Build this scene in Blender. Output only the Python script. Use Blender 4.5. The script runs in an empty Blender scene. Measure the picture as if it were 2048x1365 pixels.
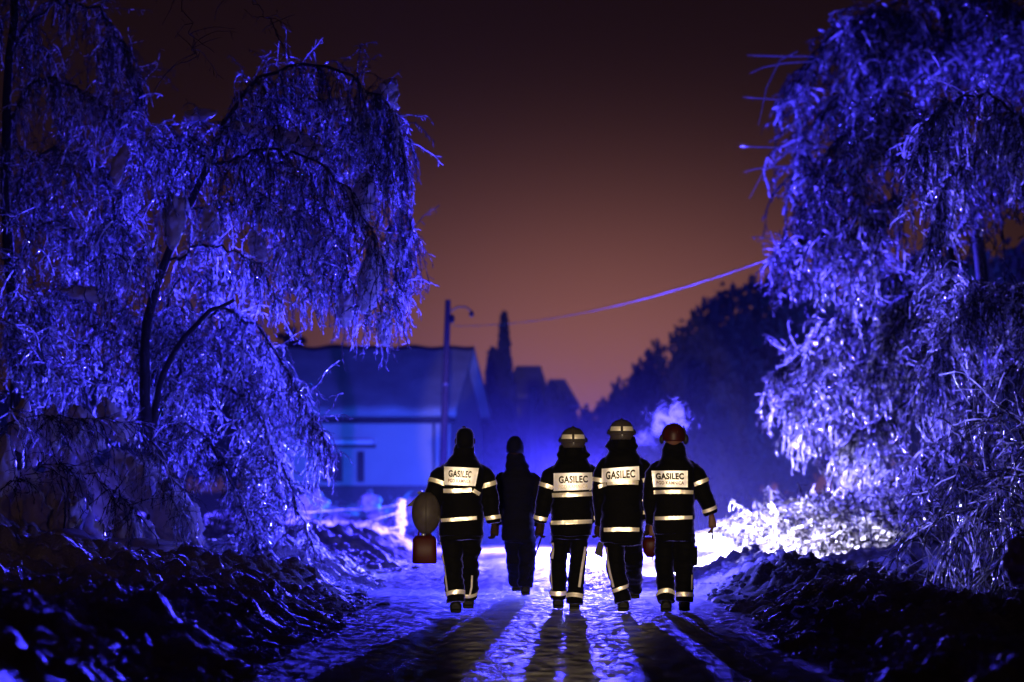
import bpy, math, random
import numpy as np
from mathutils import Vector
from mathutils.bvhtree import BVHTree
rng = np.random.default_rng(7); random.seed(7)
S = bpy.context.scene; COL = S.collection

# ------------------------------------------------------------------ camera
F = 7680.0; PIT = math.radians(2.1445); CAMZ = 1.25
cam_d = bpy.data.cameras.new('camera'); cam = bpy.data.objects.new('camera', cam_d); COL.objects.link(cam)
cam.location = (0, 0, CAMZ); cam.rotation_euler = (math.pi/2 + PIT, 0, 0)
cam_d.lens = 135; cam_d.sensor_width = 36; cam_d.clip_end = 2000; cam_d.clip_start = .5
cam_d.dof.use_dof = True; cam_d.dof.focus_distance = 38.2; cam_d.dof.aperture_fstop = 1.9
S.camera = cam
def W(px, py, d):
    """point of the place seen at (px,py) at d metres ahead"""
    cx, cy = px-1024, 682.5-py
    fy = F*math.cos(PIT) - cy*math.sin(PIT); fz = F*math.sin(PIT) + cy*math.cos(PIT)
    return Vector((cx*d/fy, d, CAMZ + fz*d/fy))

# ------------------------------------------------------------------ night sky with the glow of a town
w = bpy.data.worlds.new("World"); S.world = w; w.use_nodes = True
nt = w.node_tree; nt.nodes.clear()
def N(t, ty, **kw):
    n = t.nodes.new(ty)
    for k, v in kw.items(): setattr(n, k, v)
    return n
def mth(t, op, a, b=None, c=None):
    n = t.nodes.new('ShaderNodeMath'); n.operation = op
    for i, v in enumerate((a, b, c)):
        if v is None: continue
        if isinstance(v, (int, float)): n.inputs[i].default_value = v
        else: t.links.new(v, n.inputs[i])
    return n.outputs[0]
tc = N(nt, 'ShaderNodeTexCoord'); sx = N(nt, 'ShaderNodeSeparateXYZ'); nt.links.new(tc.outputs['Generated'], sx.inputs[0])
def gauss(v, c, s):
    a = mth(nt, 'DIVIDE', mth(nt, 'SUBTRACT', v, c), s)
    return mth(nt, 'EXPONENT', mth(nt, 'MULTIPLY', mth(nt, 'MULTIPLY', a, a), -1.0))
fwd = mth(nt, 'GREATER_THAN', sx.outputs['Y'], 0.0)
g1 = mth(nt, 'MULTIPLY', mth(nt, 'MULTIPLY', gauss(sx.outputs['X'], .024, .080), gauss(sx.outputs['Z'], .029, .0425)), fwd)
g2 = gauss(sx.outputs['Z'], 0.0, .16)
def bg(col, st):
    b = N(nt, 'ShaderNodeBackground'); b.inputs[0].default_value = (*col, 1)
    if isinstance(st, float): b.inputs[1].default_value = st
    else: nt.links.new(st, b.inputs[1])
    return b.outputs[0]
def addsh(t, a, b):
    n = N(t, 'ShaderNodeAddShader'); t.links.new(a, n.inputs[0]); t.links.new(b, n.inputs[1]); return n.outputs[0]
sky = N(nt, 'ShaderNodeTexSky'); sky.sky_type = 'NISHITA'; sky.sun_disc = False
sky.sun_elevation = math.radians(-6); sky.sun_rotation = math.radians(0)
bs = N(nt, 'ShaderNodeBackground'); nt.links.new(sky.outputs[0], bs.inputs[0]); bs.inputs[1].default_value = .001
o1 = addsh(nt, bg((.215, .079, .060), g1), bg((.011, .0040, .0028), mth(nt, 'MULTIPLY', g2, 1.0)))
o2 = addsh(nt, o1, bg((.0028, .0014, .0009), 1.0))
o3 = addsh(nt, o2, bs.outputs[0])
wo = N(nt, 'ShaderNodeOutputWorld'); nt.links.new(o3, wo.inputs[0])
S.view_settings.view_transform = 'Standard'; S.view_settings.look = 'None'
S.view_settings.exposure = 0; S.view_settings.gamma = 1
S.cycles.use_denoising = True
S.cycles.max_bounces = 6; S.cycles.transmission_bounces = 4; S.cycles.transparent_max_bounces = 12
S.cycles.volume_bounces = 0; S.cycles.sample_clamp_indirect = 4
S.cycles.volume_step_rate = 1.0; S.cycles.volume_max_steps = 128

# ------------------------------------------------------------------ lamps burning in the place, plus added fill lights
def lamp(name, kind, loc, col, energy, r, aim=None, **kw):
    l = bpy.data.lights.new(name, kind); l.color = col; l.energy = energy; l.shadow_soft_size = r
    for k, v in kw.items(): setattr(l, k, v)
    o = bpy.data.objects.new(name, l); COL.objects.link(o); o.location = loc
    if aim is not None: o.rotation_euler = (Vector(aim)-Vector(loc)).to_track_quat('-Z', 'Y').to_euler()
    return o
LP = W(1150, 968, 74)
lamp('blue_beacon', 'POINT', LP, (.060, .042, 1.0), 50000, .10)
lamp('blue_beacon', 'SPOT', LP+Vector((-.02, 0, .02)), (.042, .033, 1.0), 850000, .08, aim=(-2.8, 47, 2.3), spot_size=math.radians(23.5), spot_blend=1.0)
lamp('blue_beacon', 'SPOT', LP+Vector((.02, 0, .02)), (.066, .042, 1.0), 320000, .08, aim=(4.6, 60, 1.9), spot_size=math.radians(36), spot_blend=1.0)
lamp('blue_beacon', 'POINT', W(924, 1000, 97), (.010, .105, 1.0), 8000, .12)
lamp('headlamp', 'SPOT', W(1152, 985, 73.6), (.55, .52, 1.0), 60000, .10, aim=(5.6, 61, .7), spot_size=math.radians(36), spot_blend=.8)
lamp('headlamp', 'SPOT', W(1148, 985, 73.6), (.30, .28, 1.0), 30000, .10, aim=(0.9, 56, 0.0), spot_size=math.radians(26), spot_blend=.9)
lamp('fill_spot', 'SPOT', W(1345, 1068, 52), (.62, .58, 1.0), 48000, .06, aim=(5.2, 62, -2.9), spot_size=math.radians(58), spot_blend=.7)  # added spot, hidden behind the rightmost figure, whitens the brush
lamp('fill_spot', 'SPOT', W(926, 1000, 58), (.10, .10, 1.0), 26000, .06, aim=(-4.2, 49.5, 1.6), spot_size=math.radians(42), spot_blend=.8)  # added blue spot behind the leftmost figure, brightens the left tree
lamp('blue_fill', 'POINT', W(1345, 1010, 45), (.07, .06, 1.0), 420, .05)  # added point behind the rightmost figure: fills the bank, rims the cloth
lamp('blue_fill', 'POINT', W(924, 1000, 45), (.03, .035, 1.0), 300, .05)  # added fill for the left bank, hidden by the leftmost figure
lamp('blue_fill', 'POINT', W(1146, 1010, 44), (.22, .22, 1.0), 170, .05)  # added close behind the centre figure for its bright outline
lamp('fill_spot', 'SPOT', W(1347, 1050, 52.2), (.62, .60, 1.0), 9000, .05, aim=(5.0, 37, 1.3), spot_size=math.radians(19), spot_blend=.5)  # added narrow spot that lifts the near right shrub
# the warm lamps on the photographer's side
lamp('warm_torch', 'SPOT', (-.3, .6, .36), (1.0, .74, .46), 68000, .05, aim=W(1122, 985, 38), spot_size=math.radians(5.1), spot_blend=.2)
lamp('warm_lamp', 'SPOT', (-3.5, -2.0, 4.2), (1.0, .55, .36), 1500, .25, aim=(-4.6, 45, 4.0), spot_size=math.radians(15), spot_blend=.8)

# ------------------------------------------------------------------ helpers
def tag(o, label=None, cat=None, group=None, kind=None):
    if label: o['label'] = label
    if cat: o['category'] = cat
    if group: o['group'] = group
    if kind: o['kind'] = kind
    return o
def empty(name, loc=(0, 0, 0)):
    o = bpy.data.objects.new(name, None); COL.objects.link(o); o.location = loc; o.empty_display_size = .2
    return o
def npmesh(name, V, Fq, mat, parent=None, smooth=True):
    """V (n,3) world coordinates, Fq (m,3|4)"""
    V = np.asarray(V, dtype=np.float32); Fq = np.asarray(Fq, dtype=np.int32)
    me = bpy.data.meshes.new(name); k = Fq.shape[1]
    me.vertices.add(len(V)); me.vertices.foreach_set('co', V.ravel())
    me.loops.add(Fq.size); me.loops.foreach_set('vertex_index', Fq.ravel())
    me.polygons.add(len(Fq)); me.polygons.foreach_set('loop_start', np.arange(0, Fq.size, k, dtype=np.int32))
    me.polygons.foreach_set('use_smooth', np.full(len(Fq), smooth, dtype=bool))
    me.update(calc_edges=True)
    if mat: me.materials.append(mat)
    return link(name, me, parent)
def link(name, me, parent=None):
    o = bpy.data.objects.new(name, me); COL.objects.link(o)
    if parent is not None:
        o.parent = parent; q = parent; off = Vector((0, 0, 0))      # geometry is written in world coordinates
        while q is not None: off += q.location; q = q.parent
        o.location = -off
    return o
def copy_tree(o, parent=None):
    c = o.copy(); COL.objects.link(c)
    if parent is not None: c.parent = parent
    for ch in list(o.children): copy_tree(ch, c)
    return c
class Acc:
    """collects vertices and quads"""
    def __init__(s): s.v = []; s.f = []; s.n = 0
    def add(s, V, Fq):
        V = np.asarray(V, float); s.v.append(V); s.f.append(np.asarray(Fq, int)+s.n); s.n += len(V)
    def build(s, name, mat, parent=None, smooth=True): return npmesh(name, np.concatenate(s.v), np.concatenate(s.f), mat, parent, smooth)
    def box(s, c, h, rz=0.0, rx=0.0):
        c = np.array(c, float); q = np.array([[i, j, k] for i in (-1, 1) for j in (-1, 1) for k in (-1, 1)], float)*np.array(h)
        if rx: cr, sr = math.cos(rx), math.sin(rx); q = q @ np.array([[1, 0, 0], [0, cr, -sr], [0, sr, cr]]).T
        cr, sr = math.cos(rz), math.sin(rz); q = q @ np.array([[cr, -sr, 0], [sr, cr, 0], [0, 0, 1]]).T
        s.add(q+c, [[0, 1, 3, 2], [4, 6, 7, 5], [0, 4, 5, 1], [2, 3, 7, 6], [0, 2, 6, 4], [1, 5, 7, 3]])
    def tube(s, pts, rad, n=8, sy=1.0):
        """closed tube through pts"""
        P = np.array([list(p) for p in pts], float); R = np.atleast_1d(np.array(rad, float))
        if len(R) == 1: R = np.repeat(R, len(P))
        T = np.gradient(P, axis=0); T /= np.linalg.norm(T, axis=1)[:, None]+1e-9
        up = np.array([0, 1., 0]) if abs(T[:, 1]).max() < .9 else np.array([1., 0, 0])
        A = np.cross(T, up); A /= np.linalg.norm(A, axis=1)[:, None]+1e-9; B = np.cross(A, T)
        a = np.linspace(0, 2*np.pi, n, endpoint=False)
        V = P[:, None]+R[:, None, None]*(np.cos(a)[None, :, None]*A[:, None]+sy*np.sin(a)[None, :, None]*B[:, None])
        m = len(P); V = V.reshape(-1, 3); f = []
        for i in range(m-1):
            for j in range(n):
                k = (j+1) % n; f.append([i*n+j, i*n+k, (i+1)*n+k, (i+1)*n+j])
        V = np.concatenate([V, P[:1], P[-1:]])
        for j in range(0, n):
            k = (j+1) % n; f.append([m*n, k, j, m*n]); f.append([m*n+1, (m-1)*n+j, (m-1)*n+k, m*n+1])
        s.add(V, f)
    def rings(s, cs, n=20, pw=2.0):
        """stack of ellipses (x,y,z,rx,ry), closed"""
        cs = np.array(cs, float); a = np.linspace(0, 2*np.pi, n, endpoint=False)
        ca, sa = np.cos(a), np.sin(a); e = 2.0/pw
        ca = np.sign(ca)*abs(ca)**e; sa = np.sign(sa)*abs(sa)**e
        V = np.stack([cs[:, 0, None]+cs[:, 3, None]*ca, cs[:, 1, None]+cs[:, 4, None]*sa, np.repeat(cs[:, 2, None], n, 1)], -1)
        m = len(cs); V = V.reshape(-1, 3); f = []
        for i in range(m-1):
            for j in range(n):
                k = (j+1) % n; f.append([i*n+j, i*n+k, (i+1)*n+k, (i+1)*n+j])
        V = np.concatenate([V, cs[:1, :3], cs[-1:, :3]])
        for j in range(n):
            k = (j+1) % n; f.append([m*n, k, j, m*n]); f.append([m*n+1, (m-1)*n+j, (m-1)*n+k, m*n+1])
        s.add(V, f)
    def ball(s, c, r, n=14, m=9):
        c = np.array(list(c), float); r = np.array(r if hasattr(r, '__len__') else (r, r, r), float)
        t = np.linspace(0.02, np.pi-.02, m)
        s.rings([(c[0], c[1], c[2]-math.cos(u)*r[2], r[0]*math.sin(u), r[1]*math.sin(u)) for u in t], n)
def hsh(ix, iy, iz, seed):
    h = (ix*374761393 + iy*668265263 + iz*2147483647 + seed*974634777) & 0xFFFFFFFF
    h = ((h ^ (h >> 13))*1274126177) & 0xFFFFFFFF
    return ((h ^ (h >> 16)) & 0xFFFFFF)/float(0xFFFFFF)
def vnoise(x, y, z=0.0, seed=1):
    x = np.asarray(x, float); y = np.asarray(y, float); z = np.asarray(z, float)+np.zeros_like(x)
    ix, iy, iz = np.floor(x).astype(np.int64), np.floor(y).astype(np.int64), np.floor(z).astype(np.int64)
    fx, fy, fz = x-ix, y-iy, z-iz; u, v, q = [t*t*(3-2*t) for t in (fx, fy, fz)]
    r = 0
    for a in (0, 1):
        for b in (0, 1):
            for c in (0, 1):
                r = r+hsh(ix+a, iy+b, iz+c, seed)*(u if a else 1-u)*(v if b else 1-v)*(q if c else 1-q)
    return r*2-1
def fbm(x, y, z=0.0, seed=1, o=4):
    r = 0; a = 1
    for i in range(o): r = r+a*vnoise(x*2**i, y*2**i, np.asarray(z)*2**i, seed+i); a *= .5
    return r
def domes(x, y, cell, seed, rmin=.3, rmax=.6):
    """rounded lumps, one per cell"""
    gx, gy = x/cell, y/cell; ix, iy = np.floor(gx).astype(np.int64), np.floor(gy).astype(np.int64); best = np.zeros_like(gx)
    for a in (-1, 0, 1):
        for b in (-1, 0, 1):
            cx = ix+a+hsh(ix+a, iy+b, 0, seed); cy = iy+b+hsh(ix+a, iy+b, 1, seed)
            R = rmin+(rmax-rmin)*hsh(ix+a, iy+b, 2, seed)
            best = np.maximum(best, np.sqrt(np.maximum(0, R*R-(gx-cx)**2-(gy-cy)**2)))
    return best*cell

# ------------------------------------------------------------------ materials
def mat(name, col, rough=.6, spec=.5, metal=0.0, bump=None, var=None, sheen=0.0, coat=0.0):
    m = bpy.data.materials.new(name); m.use_nodes = True; t = m.node_tree; b = t.nodes['Principled BSDF']
    b.inputs['Base Color'].default_value = (*col, 1); b.inputs['Roughness'].default_value = rough
    b.inputs['Specular IOR Level'].default_value = spec; b.inputs['Metallic'].default_value = metal
    b.inputs['Sheen Weight'].default_value = sheen; b.inputs['Sheen Roughness'].default_value = .3; b.inputs['Sheen Tint'].default_value = (.16, .16, 1.0, 1); b.inputs['Coat Weight'].default_value = coat  # blue sheen tint puts the blue rim light into the cloth colour
    g = N(t, 'ShaderNodeNewGeometry')
    if var:
        n = N(t, 'ShaderNodeTexNoise'); n.inputs['Scale'].default_value = var[0]; n.inputs['Detail'].default_value = 5
        t.links.new(g.outputs['Position'], n.inputs['Vector'])
        r = N(t, 'ShaderNodeMix'); r.data_type = 'RGBA'; r.inputs[6].default_value = (*col, 1); r.inputs[7].default_value = (*var[1], 1)
        s = N(t, 'ShaderNodeMapRange'); s.inputs[1].default_value = .35; s.inputs[2].default_value = .65
        t.links.new(n.outputs[0], s.inputs[0]); t.links.new(s.outputs[0], r.inputs[0]); t.links.new(r.outputs[2], b.inputs['Base Color'])
    if bump:
        n = N(t, 'ShaderNodeTexNoise'); n.inputs['Scale'].default_value = bump[0]; n.inputs['Detail'].default_value = 5
        n.inputs['Roughness'].default_value = .6
        t.links.new(g.outputs['Position'], n.inputs['Vector'])
        q = N(t, 'ShaderNodeBump'); q.inputs['Strength'].default_value = bump[1]; q.inputs['Distance'].default_value = bump[2]
        t.links.new(n.outputs[0], q.inputs['Height']); t.links.new(q.outputs[0], b.inputs['Normal'])
    return m
def ice_mat(name, col, tr, rough):
    m = mat(name, col, rough, .7, bump=(90, .5, .01)); t = m.node_tree; b = t.nodes['Principled BSDF']
    gi = N(t, 'ShaderNodeNewGeometry'); cr = N(t, 'ShaderNodeMix'); cr.data_type = 'RGBA'; pw = mth(t, 'POWER', gi.outputs['Random Per Island'], 3.4)
    cr.inputs[6].default_value = (.035, .03, .03, 1); cr.inputs[7].default_value = (*col, 1); t.links.new(pw, cr.inputs[0]); t.links.new(cr.outputs[2], b.inputs['Base Color'])
    tl = N(t, 'ShaderNodeBsdfTranslucent'); t.links.new(cr.outputs[2], tl.inputs[0])
    mx = N(t, 'ShaderNodeMixShader'); mx.inputs[0].default_value = tr
    t.links.new(b.outputs[0], mx.inputs[1]); t.links.new(tl.outputs[0], mx.inputs[2])
    tp = N(t, 'ShaderNodeBsdfTransparent'); m2 = N(t, 'ShaderNodeMixShader'); m2.inputs[0].default_value = .28
    t.links.new(mx.outputs[0], m2.inputs[1]); t.links.new(tp.outputs[0], m2.inputs[2])
    t.links.new(m2.outputs[0], t.nodes['Material Output'].inputs[0]); return m
M = {}
M['ice'] = ice_mat('iced_twig', (.95, .95, .97), .42, .14)
M['frost'] = ice_mat('frosted_twig', (.95, .95, .97), .42, .14); t = M['frost'].node_tree
_a = N(t, 'ShaderNodeAttribute'); _a.attribute_name = 'frost'
for n_ in t.nodes:
    if n_.type == 'MATH' and n_.operation == 'POWER': t.links.new(_a.outputs['Fac'], n_.inputs[0])
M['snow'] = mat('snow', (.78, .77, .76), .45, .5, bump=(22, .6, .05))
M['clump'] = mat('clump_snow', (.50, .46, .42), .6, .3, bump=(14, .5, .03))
M['ground'] = mat('ploughed_snow', (.64, .63, .64), 0.72, .28, bump=(38, 1.0, .05), var=(1.3, (.30, .285, .28)))
M['road'] = mat('icy_road', (.46, .45, .47), .56, .45, bump=(75, 1.0, .009), var=(1.1, (.26, .25, .25)))
M['bark'] = mat('dark_bark', (.016, .013, .012), .7, .3, bump=(30, .6, .02))
M['leaf'] = mat('dark_foliage', (.035, .035, .035), .8, .2)
M['wall'] = mat('render_wall', (.42, .41, .38), .8, .2, bump=(8, .2, .02), var=(.6, (.34, .33, .31)))
M['roof'] = mat('snowy_roof', (.34, .34, .34), .7, .3, bump=(3, .5, .06), var=(.8, (.24, .24, .24)))
M['dark'] = mat('dark_paint', (.008, .008, .009), .6, .12)
M['glass'] = mat('window_glass', (.015, .016, .02), .08, .5)
M['wood'] = mat('weathered_wood', (.035, .03, .026), .8, .3, bump=(18, .5, .02))
M['cloth'] = mat('black_fire_cloth', (.0018, .0018, .0022), .7, .012, bump=(70, .5, .006), sheen=.7)
M['cloth2'] = mat('dark_blue_cloth', (.0025, .0025, .006), .75, .012, bump=(60, .4, .006), sheen=.15)
M['boot'] = mat('black_leather', (.004, .004, .004), .55, .06, bump=(60, .3, .004))
M['glove'] = mat('dark_glove', (.009, .004, .0035), .7, .06, bump=(80, .4, .004))
M['skin'] = mat('skin', (.060, .026, .018), .6, .15, bump=(120, .15, .002))
M['tape'] = mat('reflective_tape', (.95, .88, .70), .40, .5, metal=.7, bump=(28, .45, .010))
M['panel'] = mat('reflective_panel', (.98, .97, .94), .54, .5, metal=.6, bump=(18, .25, .010))
M['ink'] = mat('black_print', (.015, .013, .012), .8, .1)
M['ink2'] = mat('worn_red_print', (.16, .05, .035), .8, .1)
M['ink3'] = mat('faded_print', (.62, .52, .34), .7, .1)
M['ink4'] = mat('brown_print', (.12, .06, .045), .8, .1)
M['helmet'] = mat('helmet_shell', (.026, .021, .020), .5, .12, bump=(50, .15, .003), var=(16, (.019, .015, .014)))
M['redh'] = mat('red_helmet_shell', (.020, .0025, .0025), .45, .10, var=(12, (.012, .002, .002)))
M['redp'] = mat('red_plastic', (.020, .0018, .0018), .5, .10, bump=(40, .2, .004))
M['metal'] = mat('worn_metal', (.25, .25, .26), .35, .5, metal=.9)

# ------------------------------------------------------------------ ground, bank and road
def base_z(y):
    t = np.clip((y-79)/24, 0, 1); return -1.3*t*t*(3-2*t)
def sst(x, a, b):
    t = np.clip((x-a)/(b-a), 0, 1); return t*t*(3-2*t)
def edge_l(y): return -1.62+.12*np.sin(y*.21)+.08*np.sin(y*.77+1)
def edge_r(y): return 2.25+.10*np.sin(y*.31+2)+.45*sst(y, 45, 70)
def ground_z(x, y):
    x = np.asarray(x, float); y = np.asarray(y, float)
    z = base_z(y); nz = .16*fbm(x*2.3, y*1.7, 0, 61, 3); el, er = edge_l(y)+nz, edge_r(y)-nz
    n1 = fbm(x*.9, y*.55, 0, 3, 3); n2 = fbm(x*3.1, y*2.3, 0, 9, 3); n3 = fbm(x*9, y*8, 0, 15, 3)
    L = sst(el-x, 0, 1.2); far = sst(el-x, 1.2, 5)
    zl = L*(.30+.10*n1)+far*.20 + sst(el-x, .5, 4.5)*.30*np.exp(-((y-38)/6.0)**2)
    lump = domes(x*1.0+.25*n1, y*.80+.2*n2, .50, 21, .22, .55)*.42 + domes(x+.08*n2, y, .21, 23, .25, .6)*.62+domes(x+.05*n2, y, .11, 27, .2, .6)*.5
    zl = zl+L*(lump+.045*n2+.030*n3)
    Rr = sst(x-er, 0, .55); c = x-er-.95
    prof = np.exp(-(c/.75)**2)*(.20+.10*n1)*(sst(y, 26, 37)*.75+.25)*(1-.9*sst(y, 50, 62))
    after = sst(x-er, 1.2, 3.2)*(.22+.55*sst(x-er, 2.0, 4.5)*np.exp(-((y-64)/9.0)**2)+.10*n1)
    lumpr = (1-.55*sst(y, 48, 60))*domes(x+.2*n1, y*.7, .55, 31, .25, .58)*.38+domes(x*1.1, y, .23, 33, .2, .6)*.6+domes(x+.05*n2, y, .11, 37, .2, .6)*.5
    zr = prof+after+Rr*(lumpr*(1-.6*sst(x-er, 2.2, 4))+.045*n2+.030*n3)
    onroad = (1-L)*(1-Rr)
    return z+np.where(x < el, zl, 0)+np.where(x > er, zr, 0)-.05*sst(x, el-.12, el+.05)*(1-sst(x, er-.05, er+.12))
def grid(name, xs, ys, zf, m):
    X, Y = np.meshgrid(xs, ys); Z = zf(X, Y); V = np.stack([X, Y, Z], -1).reshape(-1, 3)
    nx, ny = len(xs), len(ys); i = np.arange(ny-1)[:, None]*nx+np.arange(nx-1)[None]
    return npmesh(name, V, np.stack([i, i+1, i+nx+1, i+nx], -1).reshape(-1, 4), m)
def axis(lo, hi, step, far_lo, far_hi):
    mid = np.arange(lo, hi, step); r = [hi]; s = step
    while r[-1] < far_hi: s *= 1.22; r.append(r[-1]+s)
    l = [lo-step]; s = step
    while l[-1] > far_lo: s *= 1.22; l.append(l[-1]-s)
    return np.concatenate([l[::-1], mid, r])
tag(grid('ground', axis(-7.0, 7.5, .036, -500, 500), axis(21.5, 80, .045, -60, 1100), ground_z, M['ground']), kind='structure')
def road_z(x, y):
    r = .009*np.abs(fbm(x*3, y*1.6, 0, 41, 3))+.007*fbm(x*15, y*12, 0, 44, 2)+.03*domes(x+.03*vnoise(x*5, y*5), y, .10, 47, .1, .5)*sst(vnoise(x*1.3, y*.7, 0, 48), -.4, .5)
    for c in (-.55, 1.05): r = r-.022*np.exp(-((x-c-.12*np.sin(y*.13))/.20)**2)*(1+.6*vnoise(x*9, y*3, 0, 5))
    return base_z(y)+r-.012
def road():
    ys = np.concatenate([np.arange(-20, 23, .4), np.arange(23, 82, .04), np.arange(82, 112, .3)]); t = np.linspace(0, 1, 150)
    el, er = edge_l(ys)-.10, edge_r(ys)+.10
    X = el[:, None]+(er-el)[:, None]*t; Y = np.repeat(ys[:, None], len(t), 1)
    Z = road_z(X, Y); V = np.stack([X, Y, Z], -1).reshape(-1, 3); nx = len(t)
    i = np.arange(len(ys)-1)[:, None]*nx+np.arange(nx-1)[None]
    tag(npmesh('road', V, np.stack([i, i+1, i+nx+1, i+nx], -1).reshape(-1, 4), M['road']), kind='structure')
road()

def clods(n):
    g = np.random.default_rng(5); side = g.random(n) < .55; y = 22+38*g.random(n)**1.25
    off = g.random(n)**1.6; x = np.where(side, edge_l(y)+.15-off*3.6, edge_r(y)-.12+off*2.6)
    r = g.uniform(.010, .026, n)*(1+1.0*(g.random(n) < .15))*(1+.7*(g.random(n) < .04)); z = ground_z(x, y)
    idx = np.array([(i, j, k) for i in (-1, 0, 1) for j in (-1, 0, 1) for k in (-1, 0, 1) if (i, j, k) != (0, 0, 0)], float); D = norm(idx)
    look = {tuple(v): i for i, v in enumerate(idx.astype(int).tolist())}; Fq = []
    for ax in range(3):
        for sg in (-1, 1):
            for a in (-1, 0):
                for b in (-1, 0):
                    q = []
                    for (u, v) in ((a, b), (a+1, b), (a+1, b+1), (a, b+1)):
                        t = [0, 0, 0]; t[ax] = sg; t[(ax+1) % 3] = u; t[(ax+2) % 3] = v; q.append(look[tuple(t)])
                    Fq.append(q if sg > 0 else q[::-1])
    V = D[None]*(1+g.normal(0, .17, (n, 26, 1)))*r[:, None, None]*np.stack([g.uniform(.7, 1.5, n), g.uniform(.7, 1.3, n), g.uniform(.5, .9, n)], -1)[:, None]
    V = V+np.stack([x, y, z+r*.25], -1)[:, None]; Fq = np.array(Fq)
    F_ = (Fq[None]+(np.arange(n)*26)[:, None, None]).reshape(-1, 4)
    tag(npmesh('snow_clods', V.reshape(-1, 3), F_, M['ground']), 'crumbled snow clods strewn along both road verges', 'snow clods', None, 'stuff')
# ------------------------------------------------------------------ iced trees
def prisms(P0, P1, R0, R1, n=4, cap=True):
    """tapered prisms for many segments at once"""
    D = P1-P0; L = np.linalg.norm(D, axis=1)[:, None]+1e-9; D = D/L
    up = np.where(np.abs(D[:, 2:3]) > .8, np.array([[1., 0, 0]]), np.array([[0, 0, 1.]]))
    A = np.cross(D, up); A /= np.linalg.norm(A, axis=1)[:, None]+1e-9; B = np.cross(A, D)
    a = np.linspace(0, 2*np.pi, n, endpoint=False)[None, :, None]+rng.uniform(0, 6, (len(P0), 1, 1))
    O = np.cos(a)*A[:, None]+np.sin(a)*B[:, None]
    V = np.concatenate([P0[:, None]+O*R0[:, None, None], P1[:, None]+O*R1[:, None, None]], 1)
    m = len(P0); base = (np.arange(m)*2*n)[:, None]; f = []
    for j in range(n):
        k = (j+1) % n; f.append(np.concatenate([base+j, base+k, base+n+k, base+n+j], 1))
    if n == 4 and cap: f.append(np.concatenate([base+4, base+5, base+6, base+7], 1)); f.append(np.concatenate([base+3, base+2, base+1, base], 1))
    return V.reshape(-1, 3), np.stack(f, 1).reshape(-1, 4)
def norm(v): return v/(np.linalg.norm(v, axis=-1, keepdims=True)+1e-9)
def resample(poly, n):
    P = np.array([list(p) for p in poly], float)
    # Catmull-Rom
    Q = np.concatenate([2*P[:1]-P[1:2], P, 2*P[-1:]-P[-2:-1]]); out = []
    for t in np.linspace(0, len(P)-1-1e-6, n):
        i = int(t); f = t-i; a, b, c, d = Q[i], Q[i+1], Q[i+2], Q[i+3]
        out.append(.5*((2*b)+(-a+c)*f+(2*a-5*b+4*c-d)*f*f+(-a+3*b-3*c+d)*f**3))
    return np.array(out)
def strands(start, dir0, length, droop, step=.07, r=.009, twig=2.0, tl=(.04, .11), jit=.16, tr=1.0, floor=None, bead=1.0):
    """hanging iced shoots with side twigs -> segment arrays"""
    n = len(start); K = max(2, int(np.max(length)/step)); p = start.copy(); d = norm(dir0.copy())
    S0, S1, R0, R1, FR = [], [], [], [], []; hs = rng.random(n)
    for k in range(K):
        act = (k*step < length)
        if floor is not None: act &= p[:, 2] > floor
        if not act.any(): break
        d = norm(d+np.array([0, 0, -1.])*droop[:, None]+rng.normal(0, jit, (n, 3)))
        q = p+d*step; rr = r*(1.15-.50*(k*step/length))*rng.uniform(.68, 1.35, n)*bead+r*(1-bead)*.9
        S0.append(p[act]); S1.append(q[act]); R0.append(rr[act]); R1.append(rr[act]*.92); FR.append(np.clip(hs[act]+rng.normal(0, .20, act.sum()), 0, 1))
        m = int(twig)+(rng.random() < twig % 1)
        for _ in range(m):
            sel = act & (rng.random(n) < .8)
            if not sel.any(): continue
            b = p[sel]+d[sel]*step*rng.random((sel.sum(), 1))
            td = norm(d[sel]*.5+rng.normal(0, .62, (sel.sum(), 3))+np.array([0, 0, -.65])); tlen = rng.uniform(*tl, (sel.sum(), 1))
            e = b+td*tlen*.5; td2 = norm(td+np.array([0, 0, -.25])+rng.normal(0, .25, td.shape)); e2 = e+td2*tlen*.6
            w_ = rng.uniform(.7, 1.25, sel.sum())*r*.8*tr
            S0 += [b, e]; S1 += [e, e2]; hf = np.clip(hs[sel]*.55+rng.random(sel.sum())*.5, 0, 1); FR += [hf, hf]; R0 += [w_*.55, w_*rng.uniform(.5, 1.3, len(w_))]; R1 += [w_*.5, w_*rng.uniform(.4, 1.1, len(w_))]
        p = np.where(act[:, None], q, p)
    return np.concatenate(S0), np.concatenate(S1), np.concatenate(R0), np.concatenate(R1), np.concatenate(FR)
def twig_mesh(a, root):
    V, f = prisms(*a[:4]); o = npmesh('iced_twigs', V, f, M['frost'], root, smooth=False)
    at_ = o.data.attributes.new('frost', 'FLOAT', 'FACE'); at_.data.foreach_set('value', np.repeat(a[4], len(f)//len(a[4])).astype(np.float32)); return o
def wp(L): return [W(*q) for q in L]
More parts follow.
